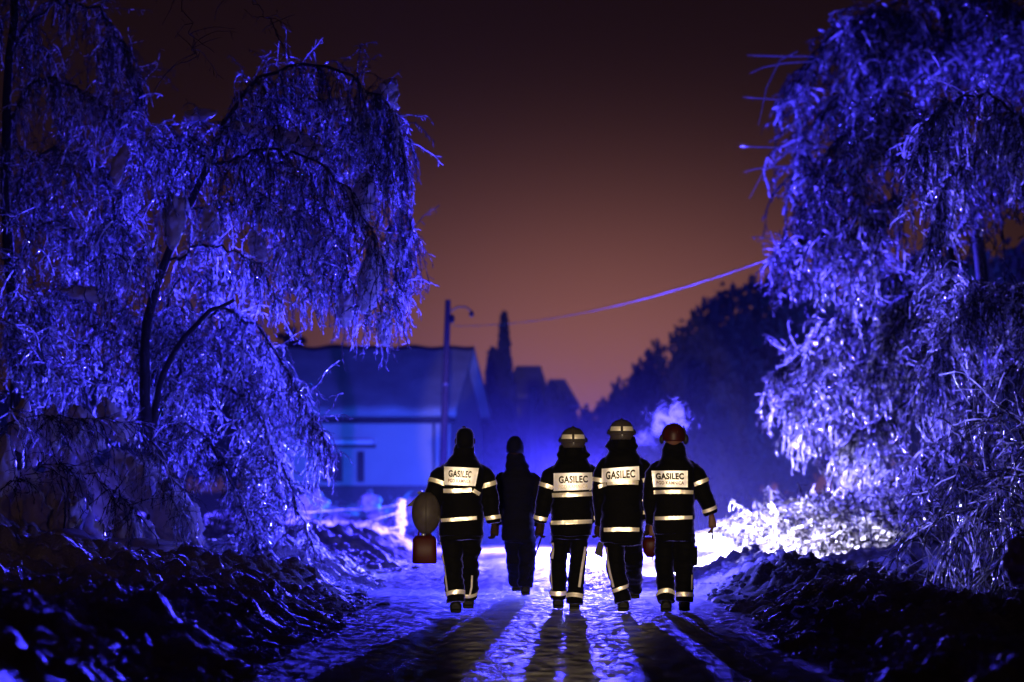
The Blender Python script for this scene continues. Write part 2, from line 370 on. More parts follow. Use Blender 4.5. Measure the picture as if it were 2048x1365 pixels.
def clump(parent, c, r, ax=(0, 0, 1), seed=0, m=None, name='snow_clump'):
    """a lump of snow hanging on the boughs; r = radii, ax = long axis"""
    n, k = 40, 27; u = np.linspace(0, 2*np.pi, n, endpoint=False); t = np.linspace(.03, np.pi-.03, k)
    U, T = np.meshgrid(u, t); D = np.stack([np.cos(U)*np.sin(T), np.sin(U)*np.sin(T), -np.cos(T)], -1).reshape(-1, 3)
    s = 1+.34*fbm(D[:, 0]*1.5+seed, D[:, 1]*1.5, D[:, 2]*2.6+seed*3, 5, 5)
    Lc = D*s[:, None]*np.array(r); z = Vector(ax).normalized(); q = Vector((0, 0, 1)).rotation_difference(z).to_matrix()
    V = Lc @ np.array(q).T+np.array(list(c)); f = []
    for i in range(k-1):
        for j in range(n): f.append([i*n+j, i*n+(j+1) % n, (i+1)*n+(j+1) % n, (i+1)*n+j])
    return npmesh(name, V, f, m or M['clump'], parent)
def iced_tree(name, label, cat, base, trunks, boughs, group=None, step=.07, r=.010, twig=2.6, floor=None, tl=(.04, .11), dens=1.0, fill=None, bead=1.0):
    """trunks: (poly, r0, r1); boughs: (poly, r0, r1, strands, length lo-hi, droop, spread)"""
    root = empty(name, base); tag(root, label, cat, group)
    tr = Acc()
    for poly, r0, r1 in trunks:
        P = resample(poly, 14); P += rng.normal(0, r1*.5, P.shape)*np.linspace(0, 1, 14)[:, None]; tr.tube(P, np.linspace(r0, r1, 14)*.8, 9)
    tr.build('trunk', M['bark'], root)
    SS = [[], [], [], [], []]
    for poly, r0, r1, ns, ln, dr, sp in boughs:
        nb = 24; ns = max(8, int(ns*dens)); P = resample(poly, nb); P[1:-1] += rng.normal(0, .03, (nb-2, 3)); bm = Acc(); bm.tube(P, np.linspace(r0, r1, nb)*.6, 6); bm.build('bough', M['bark'], root)
        t = rng.random(ns)**.85*(nb-1.01); i = t.astype(int); fr = (t-i)[:, None]
        st = P[i]*(1-fr)+P[np.minimum(i+1, nb-1)]*fr; tg = norm(P[np.minimum(i+1, nb-1)]-P[i])
        d0 = norm(tg*.35+rng.normal(0, 1, (ns, 3))*np.array([sp, sp, sp*.5])+np.array([0, 0, -.25 if dr > .08 else .1]))
        s = strands(st, d0, rng.uniform(*ln, ns)*rng.uniform(.5, 1, ns), np.full(ns, dr*1.6)*rng.uniform(.6, 1.4, ns), step, r, twig, tl, floor=floor, bead=bead)
        for a, b in zip(SS, s): a.append(b)
        if dr > .1:      # short bare sprigs standing up from the bough
            nu = 40; i = rng.integers(2, nb-1, nu); du = norm(rng.normal(0, .55, (nu, 3))+np.array([0, 0, .8])+(P[i]-P[i-1])/np.linalg.norm(P[i]-P[i-1], axis=1)[:, None]*.7)
            s = strands(P[i]+0, du, rng.uniform(.12, .75, nu), np.full(nu, .03), step, r*.8, 1.0, (.03, .10), bead=.6)
            for a, b in zip(SS, s): a.append(b)
    if fill:
        poly, (da, db), nf, ln, dr, gap = fill; Q = np.array(poly, float); lo, hi = Q.min(0), Q.max(0)
        P = rng.uniform(lo, hi, (nf*6, 2)); ins = np.zeros(len(P), bool); j = len(Q)-1
        for i in range(len(Q)):
            c_ = ((Q[i, 1] > P[:, 1]) != (Q[j, 1] > P[:, 1])) & (P[:, 0] < (Q[j, 0]-Q[i, 0])*(P[:, 1]-Q[i, 1])/(Q[j, 1]-Q[i, 1]+1e-9)+Q[i, 0]); ins ^= c_; j = i
        ins &= (vnoise(P[:, 0]/75, P[:, 1]/120, 0, 77)+.5*vnoise(P[:, 0]/30, P[:, 1]/50, 0, 78)) > gap
        P = P[ins][:nf]; dd = rng.uniform(da, db, len(P)); st = np.array([list(W(a_, b_, c_)) for (a_, b_), c_ in zip(P, dd)])
        d0 = norm(rng.normal(0, 1, st.shape)*np.array([.8, .8, .5])+np.array([0, 0, -.25 if dr > .05 else .2])); m_ = len(st)
        s = strands(st, d0, rng.uniform(*ln, m_)*rng.uniform(.5, 1, m_), np.full(m_, dr)*rng.uniform(.6, 1.5, m_), step, r, twig, tl, floor=floor, bead=bead)
        for a, b in zip(SS, s): a.append(b)
    twig_mesh([np.concatenate(a) for a in SS], root)
    return root

clods(9000)
FILL = [
 ([(430, 300), (470, 200), (560, 150), (650, 140), (740, 165), (800, 235), (820, 330), (830, 430), (815, 560), (820, 600), (770, 660), (720, 640), (690, 560), (640, 600), (560, 570), (500, 520), (400, 560), (200, 560), (180, 400), (290, 250), (400, 230)], (45.5, 49), 1500, (.25, .95), .22, .02),
 ([(330, 620), (420, 560), (480, 640), (540, 720), (620, 840), (630, 880), (600, 1000), (600, 1080), (520, 1080), (440, 1060), (400, 960), (340, 860), (240, 760), (60, 760), (0, 700), (0, 600), (120, 560)], (47.3, 50.5), 1500, (.22, .85), .18, -.02),
 ([(-20, -60), (190, -40), (235, 100), (290, 200), (290, 330), (220, 520), (-20, 600)], (49, 51.5), 650, (.25, .9), .22, .15),
 ([(1550, 500), (1600, 430), (1640, 330), (1660, 200), (1800, 170), (1950, 190), (2100, 240), (2100, 380), (1960, 400), (1900, 560), (1880, 700), (1800, 900), (1760, 960), (1700, 900), (1600, 860), (1590, 800), (1570, 745), (1640, 640), (1600, 560)], (57, 64), 1200, (.3, 1.1), .20, .0),
 ([(1860, 520), (1960, 560), (2090, 560), (2090, 1000), (1960, 1050), (1850, 1040), (1800, 960), (1850, 760)], (49, 54), 900, (.25, .9), .2, .0),
 ([(1640, 60), (1700, 0), (1900, -60), (2100, -60), (2100, 180), (1800, 150), (1660, 200), (1600, 260), (1580, 200)], (68, 72), 600, (.4, 1.2), .16, -.2),
 ([(1430, 1080), (1480, 1030), (1600, 1000), (1760, 975), (1900, 980), (1960, 1080), (1960, 1180), (1800, 1150), (1650, 1120), (1560, 1100)], (55, 64), 1300, (.15, .45), .02, -.5)]
SPRAY = []
# --- left side
D1 = 47
left1 = iced_tree('birch_tree', 'arched ice-coated birch with hanging twigs, right lobe over the left roadside', 'tree', (-4.6, 47.5, .3),
    [(wp([(330, 1120, 47), (300, 900, 47), (290, 700, 47), (330, 520, 47), (420, 330, 47), (450, 240, 47)]), .11, .04),
     (wp([(305, 860, 47), (330, 740, 47), (400, 640, 46.5), (470, 600, 46.5)]), .06, .03)],
    [(wp([(430, 300, 47), (500, 170, 47), (610, 132, 46.5), (720, 160, 46), (790, 240, 46), (815, 330, 46)]), .045, .015, 520, (.5, 1.5), .20, .62),
     (wp([(450, 240, 47.5), (560, 200, 48), (680, 220, 48), (760, 290, 48), (800, 420, 48), (810, 520, 48)]), .035, .014, 480, (.4, 1.2), .22, .55),
     (wp([(420, 330, 47), (520, 300, 46), (640, 330, 45.5), (720, 420, 45.5), (770, 540, 45.5)]), .035, .014, 360, (.4, 1.1), .22, .6),
     (wp([(380, 420, 47), (470, 400, 48), (580, 440, 49), (660, 520, 49), (700, 600, 49)]), .03, .014, 380, (.4, 1.1), .20, .6),
     (wp([(430, 300, 47), (380, 290, 48), (300, 320, 48.5), (230, 400, 48.5), (200, 500, 48)]), .03, .014, 300, (.4, 1.0), .20, .6),
     (wp([(340, 520, 47), (420, 490, 46.5), (500, 520, 46.5), (560, 600, 46.5)]), .03, .014, 190, (.3, .8), .2, .55)],
    group='ice-coated roadside trees', r=.0080, step=.05, tl=(.03, .10), twig=1.7, dens=.34, fill=FILL[0])
left2 = iced_tree('willow_tree', 'low ice-coated tree whose bowed branches sweep down to the left verge', 'tree', (-4.4, 49, .3),
    [(wp([(300, 1130, 49), (310, 950, 49), (320, 800, 49)]), .10, .06)],
    [(wp([(320, 820, 49), (400, 650, 49), (480, 630, 48.5), (560, 720, 48), (620, 830, 48), (650, 885, 48)]), .045, .012, 480, (.3, 1.1), .18, .55),
     (wp([(310, 900, 49), (400, 780, 49), (480, 790, 48.5), (550, 900, 48), (600, 1030, 48), (630, 1130, 48)]), .045, .012, 430, (.25, .8), .14, .6),
     (wp([(320, 850, 49), (260, 640, 49), (190, 580, 49), (110, 600, 49), (60, 700, 49)]), .04, .012, 420, (.3, 1.0), .2, .6),
     (wp([(320, 830, 49), (340, 600, 49.5), (420, 540, 50), (520, 560, 50.5)]), .035, .012, 380, (.3, 1.0), .18, .65),
     (wp([(310, 920, 49), (370, 850, 48), (430, 900, 47.5), (480, 1000, 47), (520, 1110, 47)]), .03, .012, 300, (.25, .7), .14, .6),
     (wp([(320, 880, 49), (250, 780, 49.5), (150, 760, 50), (60, 820, 50)]), .035, .012, 280, (.3, .9), .2, .6)],
    group='ice-coated roadside trees', r=.0082, step=.05, tl=(.03, .10), twig=1.7, floor=.35, dens=.34, fill=FILL[1])
left3 = iced_tree('birch_tree', 'tall dim ice-coated birch at the far left edge, reaching out of the picture top', 'tree', (-7.0, 50, .3),
    [(wp([(40, 1120, 50), (30, 700, 50), (10, 300, 50), (30, -40, 50)]), .12, .06)],
    [(wp([(20, 100, 50), (100, 10, 50), (200, 30, 50), (260, 120, 50), (290, 190, 50)]), .04, .012, 420, (.3, .9), .22, .6),
     (wp([(10, 250, 50), (80, 160, 50), (180, 190, 50), (250, 260, 50)]), .04, .012, 400, (.3, 1.0), .22, .6),
     (wp([(20, 420, 50), (100, 300, 50.5), (200, 330, 51), (260, 420, 51)]), .04, .012, 380, (.3, 1.0), .22, .6),
     (wp([(20, 560, 50), (80, 450, 49.5), (160, 460, 49), (220, 540, 49)]), .035, .012, 320, (.3, 1.0), .22, .6)],
    group='ice-coated roadside trees', r=.0080, step=.05, tl=(.03, .10), twig=1.6, dens=.3, fill=FILL[2])
near_l = iced_tree('bare_shrub', 'thin bare iced branches fanning in from the left picture edge', 'shrub', (-4.6, 33, .3),
    [(wp([(-60, 1180, 33), (-60, 900, 33), (-50, 600, 33)]), .03, .015)],
    [(wp([(-50, 600, 33), (-20, 500, 33), (40, 560, 33), (110, 640, 33), (150, 690, 33)]), .008, .006, 24, (.15, .5), .03, .45),
     (wp([(-50, 700, 33), (0, 640, 33), (60, 690, 33), (120, 745, 33)]), .008, .006, 22, (.15, .5), .03, .45),
     (wp([(-50, 560, 33), (-10, 420, 33), (40, 450, 33), (90, 520, 33)]), .008, .006, 18, (.15, .4), .03, .45),
     (wp([(-55, 800, 33), (-10, 770, 33), (30, 820, 33), (60, 860, 33)]), .008, .006, 16, (.1, .3), .04, .45)],
    r=.0060, twig=.8, tl=(.05, .14), step=.06, bead=.3)
k = 0
for px, py, d, rx, rz, ax, par in [(350, 440, 45, .17, .34, (.1, 0, 1), left1), (420, 450, 45, .12, .26, (-.1, 0, 1), left1), (600, 290, 44.5, .16, .42, (1, 0, -.55), left1),
        (510, 260, 45, .10, .30, (1, 0, -.2), left1), (770, 200, 45, .17, .25, (.3, 0, 1), left1), (515, 495, 45, .11, .22, (-.4, 0, 1), left1), (240, 330, 46, .12, .24, (.2, 0, 1), left1),
        (725, 400, 44.5, .18, .36, (.15, 0, 1), left1), (740, 560, 44.5, .16, .42, (.1, 0, 1), left1), (690, 620, 45, .12, .22, (0, 0, 1), left1), (640, 480, 45, .11, .24, (.3, 0, 1), left1), (660, 210, 45, .08, .28, (1, 0, .1), left1),
        (300, 280, 46, .08, .18, (.1, 0, 1), left1), (770, 660, 45, .10, .2, (0, 0, 1), left1), (400, 230, 46, .1, .22, (1, 0, .1), left1),
        (180, 590, 46, .10, .34, (1, 0, -.15), left2), (240, 560, 47, .08, .22, (1, 0, .1), left2), (390, 870, 47, .08, .14, (1, 0, .2), left2)]:
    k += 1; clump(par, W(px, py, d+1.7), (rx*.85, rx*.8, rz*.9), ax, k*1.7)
slump = np.random.default_rng(31)
veil = iced_tree('bramble', 'dim tangle of thin icy twigs in front of the slumped snow at lower left', 'bramble', (-5.0, 44, .3),
    [(wp([(120, 1130, 44), (130, 1000, 44), (100, 880, 44)]), .02, .01)], [(wp([(0, 860, 44), (120, 830, 44), (260, 850, 44), (330, 930, 44), (370, 1030, 44)]), .012, .006, 130, (.3, 1.1), .12, .6),
     (wp([(0, 980, 43.6), (100, 930, 43.6), (200, 960, 43.6), (280, 1040, 43.6)]), .012, .006, 80, (.2, .8), .12, .6)], r=.0065, twig=1.6, tl=(.03, .09), floor=.3)
for i in range(46):
    py = slump.uniform(840, 1120); x1 = np.interp(py, [840, 950, 1050, 1120], [270, 330, 380, 400]); px = slump.uniform(-10, x1); t_ = (py-840)/280
    r_ = slump.uniform(.07, .13)+.09*t_
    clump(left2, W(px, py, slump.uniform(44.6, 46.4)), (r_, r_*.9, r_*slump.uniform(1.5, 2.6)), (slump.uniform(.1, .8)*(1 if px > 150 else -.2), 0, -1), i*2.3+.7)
# sprays of bare shoots fanning out from the dim tall tree
for i in range(10):
    y0 = random.uniform(80, 450); x0 = random.uniform(1590, 1680); dx = random.uniform(60, 150); dy = random.choice([-12, 15, 60, 110, 150])+random.uniform(-10, 10)
    q = Acc(); d_ = random.uniform(64, 69)
    q.tube([W(x0, y0, d_), W(x0-dx*.45, y0+dy*.12, d_), W(x0-dx*.8, y0+dy*.5, d_), W(x0-dx, y0+dy, d_)], [.013, .012, .009, .004], 6); SPRAY.append(q)
# snow mounds at the foot of the left trees
def mound(label, c, r, seed, ax=(0, 0, 1)):
    o = clump(None, c, r, ax, seed, M['clump'], 'snow_mound'); tag(o, label, 'snow mound', 'snow mounds below the left trees'); return o
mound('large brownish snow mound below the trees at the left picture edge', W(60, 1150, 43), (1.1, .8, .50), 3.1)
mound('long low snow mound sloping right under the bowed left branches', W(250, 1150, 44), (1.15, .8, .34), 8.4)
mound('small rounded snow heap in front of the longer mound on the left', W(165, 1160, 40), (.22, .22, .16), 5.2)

# --- right side
def ir(*a, **k): return iced_tree(*a, group='ice-coated roadside trees', **k)
right1 = ir('birch_tree', 'ice-coated tree bowed over the right verge, its left edge ragged against the dark hill', 'tree', (7.6, 62, .2),
    [(wp([(2000, 1100, 62), (1960, 800, 62), (1900, 500, 62), (1880, 200, 62)]), .16, .07)],
    [(wp([(1880, 330, 62), (1780, 400, 62), (1680, 440, 62), (1600, 480, 62), (1545, 505, 62)]), .05, .02, 340, (.4, 1.3), .16, .55),
     (wp([(1900, 480, 62), (1800, 540, 63), (1700, 620, 64), (1620, 700, 64), (1565, 735, 64)]), .05, .02, 420, (.4, 1.4), .16, .55),
     (wp([(1900, 600, 62), (1800, 680, 63), (1700, 740, 64), (1620, 780, 64), (1580, 800, 64)]), .05, .02, 430, (.4, 1.5), .18, .55),
     (wp([(1890, 250, 62), (1800, 230, 62), (1700, 260, 62), (1640, 340, 62), (1600, 420, 62)]), .05, .02, 330, (.4, 1.4), .18, .55),
     (wp([(1940, 740, 62), (1860, 780, 61), (1760, 840, 60), (1680, 900, 60)]), .05, .02, 380, (.4, 1.3), .18, .55),
     (wp([(1900, 520, 62), (1850, 560, 60), (1790, 640, 59), (1740, 760, 59)]), .05, .02, 380, (.4, 1.4), .18, .55)],
    r=.0155, step=.07, tl=(.05, .15), floor=.3, twig=1.6, dens=.4, fill=FILL[3])
right2 = ir('birch_tree', 'nearer ice-coated tree filling the right picture edge with fine blue twigs', 'tree', (6.9, 50, .2),
    [(wp([(2120, 1100, 50), (2100, 700, 50), (2080, 300, 50)]), .14, .07)],
    [(wp([(2080, 330, 50), (2020, 210, 50), (1930, 190, 50), (1860, 240, 50), (1820, 330, 50)]), .04, .012, 380, (.4, 1.3), .2, .6),
     (wp([(2100, 620, 50), (2030, 590, 50), (1950, 600, 50), (1890, 680, 50), (1860, 780, 50)]), .04, .012, 420, (.4, 1.3), .2, .6),
     (wp([(2090, 300, 51), (2010, 260, 52), (1940, 300, 52), (1880, 400, 52), (1850, 520, 52)]), .04, .012, 380, (.4, 1.2), .2, .6),
     (wp([(2100, 760, 50), (2030, 740, 50), (1960, 780, 51), (1880, 880, 52), (1830, 960, 52)]), .04, .012, 420, (.4, 1.1), .2, .6)],
    r=.0115, step=.06, tl=(.04, .12), floor=.3, twig=1.6, dens=.4, fill=FILL[4])
right3 = ir('birch_tree', 'tall dim tree at the upper right whose bare fans of twigs stick out leftward', 'tree', (9.0, 70, .2),
    [(wp([(2010, 1100, 70), (1960, 500, 70), (1900, 100, 70), (1860, -60, 70)]), .16, .08)],
    [(wp([(1860, 60, 70), (1760, 20, 70), (1680, 60, 70), (1610, 130, 70), (1570, 200, 70)]), .04, .018, 170, (.5, 1.5), .10, .55),
     (wp([(1870, 160, 70), (1780, 130, 70), (1690, 180, 70), (1620, 260, 70), (1590, 350, 70)]), .04, .018, 170, (.5, 1.5), .10, .6),
     (wp([(1900, 40, 70), (1960, -20, 70), (2040, 20, 70), (2090, 100, 70)]), .04, .018, 260, (.5, 1.6), .16, .6),
     (wp([(1900, 120, 70), (1860, 60, 70), (1790, 40, 70), (1730, 110, 70)]), .04, .018, 240, (.5, 1.6), .16, .6)],
    r=.020, step=.12, tl=(.08, .22), twig=1.6, dens=.5, fill=FILL[5])
for q in SPRAY: q.build('iced_shoot', M['ice'], right3)
brush = iced_tree('fallen_branches', 'heap of fallen ice-coated branches glaring white behind the right snowbank', 'branches', (5.0, 60, .5),
    [(wp([(1480, 1080, 64), (1560, 1010, 64), (1700, 985, 64), (1860, 1000, 62)]), .05, .03)],
    [(wp([(1440, 1075, 66), (1520, 1030, 66), (1640, 1000, 65), (1760, 1000, 64)]), .03, .02, 330, (.2, .7), .02, .8),
     (wp([(1500, 1090, 62), (1600, 1060, 62), (1700, 1050, 61), (1800, 1060, 60)]), .03, .02, 380, (.2, .6), .02, .8),
     (wp([(1620, 1110, 57), (1720, 1080, 57), (1820, 1080, 56), (1920, 1090, 55)]), .03, .02, 380, (.2, .6), .02, .8),
     (wp([(1760, 1000, 58), (1820, 930, 57), (1900, 940, 56), (1980, 1000, 55)]), .03, .02, 320, (.3, .8), .10, .7)],
    r=.015, step=.08, tl=(.05, .14), twig=1.8, dens=.3, fill=FILL[6])
for i, (px, py, d, rx, rz) in enumerate([(1450, 1085, 64, .55, .26), (1530, 1075, 64, .8, .42), (1620, 1080, 62, .8, .45), (1700, 1090, 60, .9, .42), (1800, 1105, 57, .8, .40)]):
    clump(brush, W(px, py, d), (rx, .5, rz), (0, 0, 1), i*3.7+2, M['snow'], 'snow_load')
near_r = iced_tree('bare_shrub', 'sharp bare iced branches arching down over the right snowbank in the foreground', 'shrub', (4.9, 37, .4),
    [(wp([(2110, 1200, 37), (2080, 980, 37), (2040, 860, 37)]), .04, .02)],
    [(wp([(2060, 860, 37), (2020, 830, 37), (1960, 840, 37), (1925, 880, 37), (1905, 960, 37), (1880, 1030, 37)]), .012, .008, 26, (.3, 1.0), .05, .35),
     (wp([(2060, 900, 37), (2010, 980, 37), (1950, 1010, 37), (1860, 1050, 37), (1790, 1110, 37), (1765, 1150, 37)]), .012, .007, 34, (.3, .9), .07, .35),
     (wp([(2080, 1000, 37), (2000, 1040, 37), (1940, 1060, 37), (1880, 1110, 37)]), .012, .008, 36, (.3, .9), .09, .35),
     (wp([(2100, 900, 36), (2050, 860, 36), (2000, 960, 36), (1990, 1050, 36)]), .012, .008, 40, (.3, .9), .06, .5),
     (wp([(2110, 1080, 35), (2060, 1050, 35), (2010, 1110, 35), (1980, 1200, 35)]), .012, .008, 40, (.3, .8), .08, .4)],
    r=.0085, twig=.8, tl=(.10, .34), step=.08, floor=.25, bead=.25)
for i in range(11):      # stiff iced rods radiating from one knot
    a = i/11*2*math.pi+.2
    q = Acc(); c = W(2000, 975, 36.6); L = random.uniform(.28, .55)
    q.tube([c, c+Vector((math.cos(a)*L*.5, random.uniform(-.1, .1), math.sin(a)*L*.5)), c+Vector((math.cos(a)*L, random.uniform(-.2, .2), math.sin(a)*L-.06))], [.010, .009, .006], 6)
    q.build('iced_branch', M['ice'], near_r)
clump(right1, W(1800, 860, 61), (.12, .1, .25), (.3, 0, 1), 4.4, M['dark'], 'dark_leaf_clump')
ball = clump(None, W(2040, 1125, 27), (.11, .10, .16), (.1, 0, 1), 9.4); ball.name = 'hanging_snow_lump'
tag(ball, 'blurred brown snow lump hanging near the camera at the right picture edge', 'snow lump')
far_br = iced_tree('overhanging_branch', 'dark bare twigs dangling from the top left of the picture', 'branch', (-3.2, 40, 6.5),
    [(wp([(150, -160, 40), (300, -120, 40), (420, -60, 40)]), .03, .015)],
    [(wp([(300, -120, 40), (350, -30, 40), (380, 60, 40), (395, 120, 40)]), .01, .005, 16, (.3, .8), .05, .4),
     (wp([(420, -60, 40), (480, -10, 40), (530, 30, 40), (555, 70, 40)]), .01, .005, 14, (.3, .7), .03, .4)], r=.004, twig=.6)
for ch in far_br.children:
    if ch.name.startswith('iced'): ch.data.materials[0] = M['bark']; ch.name = 'twigs'

# ------------------------------------------------------------------ far trees
def crown(kind, seed):
    g = np.random.default_rng(seed); n = 7500
    if kind == 'round':
        u = norm(g.normal(0, 1, (26, 3)))*g.uniform(.25, .8, (26, 1)); cc = u*np.array([.36, .36, .34])+np.array([0, 0, .64])
        c = cc[g.integers(0, 26, n)]+norm(g.normal(0, 1, (n, 3)))*g.uniform(.4, 1, (n, 1))*.125; s = .026
    else:
        z = g.random(n)**1.4; rr = (1-z)*.19*(.65+.35*np.abs(np.sin(z*26)))+.008
        a = g.uniform(0, 6.28, n); c = np.stack([np.cos(a)*rr, np.sin(a)*rr, .04+z*.96], -1)+g.normal(0, .008, (n, 3)); s = .020
    d = norm(g.normal(0, 1, (n, 3))); e = norm(np.cross(d, g.normal(0, 1, (n, 3))))
    V = np.stack([c-d*s, c-e*s*.6, c+d*s, c+e*s*.6], 1).reshape(-1, 3); f = np.arange(n*4).reshape(-1, 4)
    return V, f
CR = {}
def far_tree(kind, px, top, d, width, label, group='dark trees beyond the road', bottom=-1.4):
    """one tree; the first of each kind carries the meshes the others share"""
    key = kind+str(random.randint(0, 1)); z1 = W(px, top, d).z; x = W(px, top, d).x; h = z1-bottom
    nm = {'round': 'deciduous_tree', 'cone': 'conifer_tree'}[kind]
    if key not in CR:
        root = empty(nm); V, f = crown(kind, hash(key) % 97 if False else len(CR)*7+3)
        npmesh('crown', V, f, M['leaf'], root, smooth=False)
        a = Acc(); a.tube([(0, 0, 0), (.006, 0, .3), (-.004, .004, .62), (0, 0, .9)], [.03, .024, .015, .004], 8)
        for i in range(6):
            an = i*1.05; a.tube([(0, 0, .34+i*.05), (math.cos(an)*.10, math.sin(an)*.10, .46+i*.05), (math.cos(an)*.2, math.sin(an)*.2, .52+i*.05)][: 3 if kind == 'round' else 2], [.010, .007, .003][: 3 if kind == 'round' else 2], 6)
        a.build('trunk', M['bark'], root); CR[key] = root
    else: root = copy_tree(CR[key])
    root.location = (x, d, bottom); wx = width/(.66 if kind == 'round' else .38)
    root.scale = (wx, wx, h); root.rotation_euler = (0, 0, random.uniform(0, 6))
    tag(root, label, 'tree', group); return root
hill = [(1165, 800, 150, 2.2), (1205, 790, 148, 2.0), (1245, 745, 142, 2.6), (1285, 705, 138, 2.6), (1330, 668, 134, 2.8), (1375, 635, 130, 2.8), (1415, 590, 127, 3.0), (1460, 560, 124, 3.0), (1510, 545, 121, 3.2),
        (1560, 530, 118, 3.2), (1615, 520, 116, 3.4), (1670, 505, 114, 3.4), (1735, 500, 112, 3.6), (1800, 490, 110, 3.6), (1880, 480, 108, 3.8), (1960, 470, 106, 3.8), (2040, 470, 104, 3.8)]
lab = ['lowest', 'second lowest']
nth = ['first', 'second', 'third', 'fourth', 'fifth', 'sixth', 'seventh', 'eighth', 'ninth', 'tenth', 'eleventh', 'twelfth', 'thirteenth', 'fourteenth', 'fifteenth', 'sixteenth', 'seventeenth']
for i, (px, top, d, wd) in enumerate(hill):
    far_tree('round', px, top, d, wd, 'dark tree, %s from the left in the tall row beyond the road' % nth[i])
for i, (px, top, d, wd) in enumerate([(1230, 800, 130, 2.4), (1310, 760, 125, 2.6), (1400, 720, 120, 2.8), (1490, 690, 114, 3.0), (1600, 680, 108, 3.0)]):
    far_tree('round', px, top, d, wd, 'lower dark tree, %s from the left in front of the tall row on the right' % nth[i], 'lower dark trees before the tall row')
far_tree('cone', 1008, 632, 132, 1.75, 'slim pointed conifer standing behind the right end of the house roof')
far_tree('cone', 985, 702, 130, 2.0, 'squat conifer against the right gable of the house')
far_tree('round', 1112, 752, 138, 1.7, 'small dark tree right of the far flat-roofed building')
for i, (px, top, d, wd) in enumerate([(560, 640, 128, 3.4), (470, 610, 126, 3.6), (370, 640, 124, 3.4), (200, 700, 124, 4.0), (60, 700, 124, 4.0)]):
    far_tree('round', px, top, d, wd, 'dark tree behind the house, %s from the right' % nth[i], 'dark trees behind the left trees')

# ------------------------------------------------------------------ houses
def house():
    d = 112; ra = math.radians(-7)
    root = empty('house', W(740, 1060, d)); root.location.z = -1.35
    tag(root, 'low white-walled house with a snow-covered roof, lit blue beyond the left verge', 'house')
    x0, x1 = W(470, 835, d).x, W(918, 835, d).x; ze = W(800, 835, d).z; zr = W(800, 705, d+3.6).z
    cx = (x0+x1)/2; hw = (x1-x0)/2
    cr, sr = math.cos(ra), math.sin(ra)
    def T(x, y, z): return (cx+x*cr-y*sr, d+x*sr+y*cr, z)
    def bx(nm, c, h, m, p): a = Acc(); a.box(T(*c), h, ra); return a.build(nm, m, p, smooth=False)
    a = Acc(); w_, dp = hw-.25, 7.0
    zm = (ze-1.35)/2; bx('wall', (0, dp/2+.1, zm), (w_, dp/2, (ze+1.35)/2-.02), M['wall'], root)
    # gable ends
    for s, nm in ((-1, 'gable_wall'), (1, 'gable_wall')):
        g = Acc(); P = [T(s*w_, .1, ze-.04), T(s*w_, dp+.1, ze-.04), T(s*w_, dp/2+.1, zr-.15)]; Q = [T(s*(w_-.2), .1, ze-.04), T(s*(w_-.2), dp+.1, ze-.04), T(s*(w_-.2), dp/2+.1, zr-.15)]
        g.add(P+Q, [[0, 1, 2, 2], [3, 5, 4, 4], [0, 3, 4, 1], [1, 4, 5, 2], [2, 5, 3, 0]]); g.build(nm, M['wall'], root, smooth=False)
    # roof: two thick slopes with an uneven snow edge
    for s in (1, -1):
        nx, ny = 60, 14; V = []
        for lay in (0, 1):
            for j in range(ny):
                for i in range(nx):
                    u = -hw+2*hw*i/(nx-1); t = j/(ny-1); y = (-.45+(dp/2+.55)*t); y = y if s > 0 else dp+.2-y
                    z = ze+(zr-ze)*t+(.0 if lay else .20)+(0 if lay else .035*math.sin(u*1.9)*math.sin(t*5+u)+.03*math.sin(u*5.3+t*7))
                    V.append(T(u, y, z))
        f = []; o = nx*ny
        for j in range(ny-1):
            for i in range(nx-1): q = j*nx+i; f.append([q, q+1, q+nx+1, q+nx]); f.append([o+q, o+q+nx, o+q+nx+1, o+q+1])
        for i in range(nx-1): f.append([i, o+i, o+i+1, i+1]); q = (ny-1)*nx+i; f.append([q, q+1, o+q+1, o+q])
        for j in range(ny-1): q = j*nx; f.append([q, q+nx, o+q+nx, o+q]); q += nx-1; f.append([q, o+q, o+q+nx, q+nx])
        npmesh('roof', V, f, M['roof'], root)
    bx('gutter', (0, -.42, ze-.10), (hw, .06, .06), M['dark'], root)
    bx('eaves_board', (0, -.15, ze-.16), (hw-.1, .22, .03), M['wood'], root)
    def at(px): return (W(px, 900, d).x-cx)/cr
    zz = lambda py: W(800, py, d).z
    wd = bx('window', (at(664), .06, (zz(905)+zz(965))/2), (.30, .05, .43), M['dark'], root); 
    bx('pane', (at(664), .0, (zz(905)+zz(965))/2), (.26, .012, .39), M['glass'], wd)
    bx('window_canopy', (at(700), -.12, zz(893)), (.75, .25, .05), M['wood'], root)
    bx('canopy_snow', (at(700), -.12, zz(885)), (.72, .24, .06), M['snow'], root)
    bx('shutter', (at(721), .05, (zz(900)+zz(968))/2), (.10, .05, .45), M['dark'], root)
    bx('plinth', (0, .06, zz(975)-.25), (w_+.02, .06, .3), M['wood'], root)
    a = Acc(); c = T(at(868), .0, 0); a.tube([(c[0], c[1], ze-.1), (c[0], c[1], 1), (c[0], c[1], -1.2)], .035, 8); a.build('downpipe', M['dark'], root)
    w2 = bx('window', (at(805), .06, (zz(905)+zz(965))/2+.1), (.02, .03, .02), M['wall'], root); bpy.data.objects.remove(w2)
house()
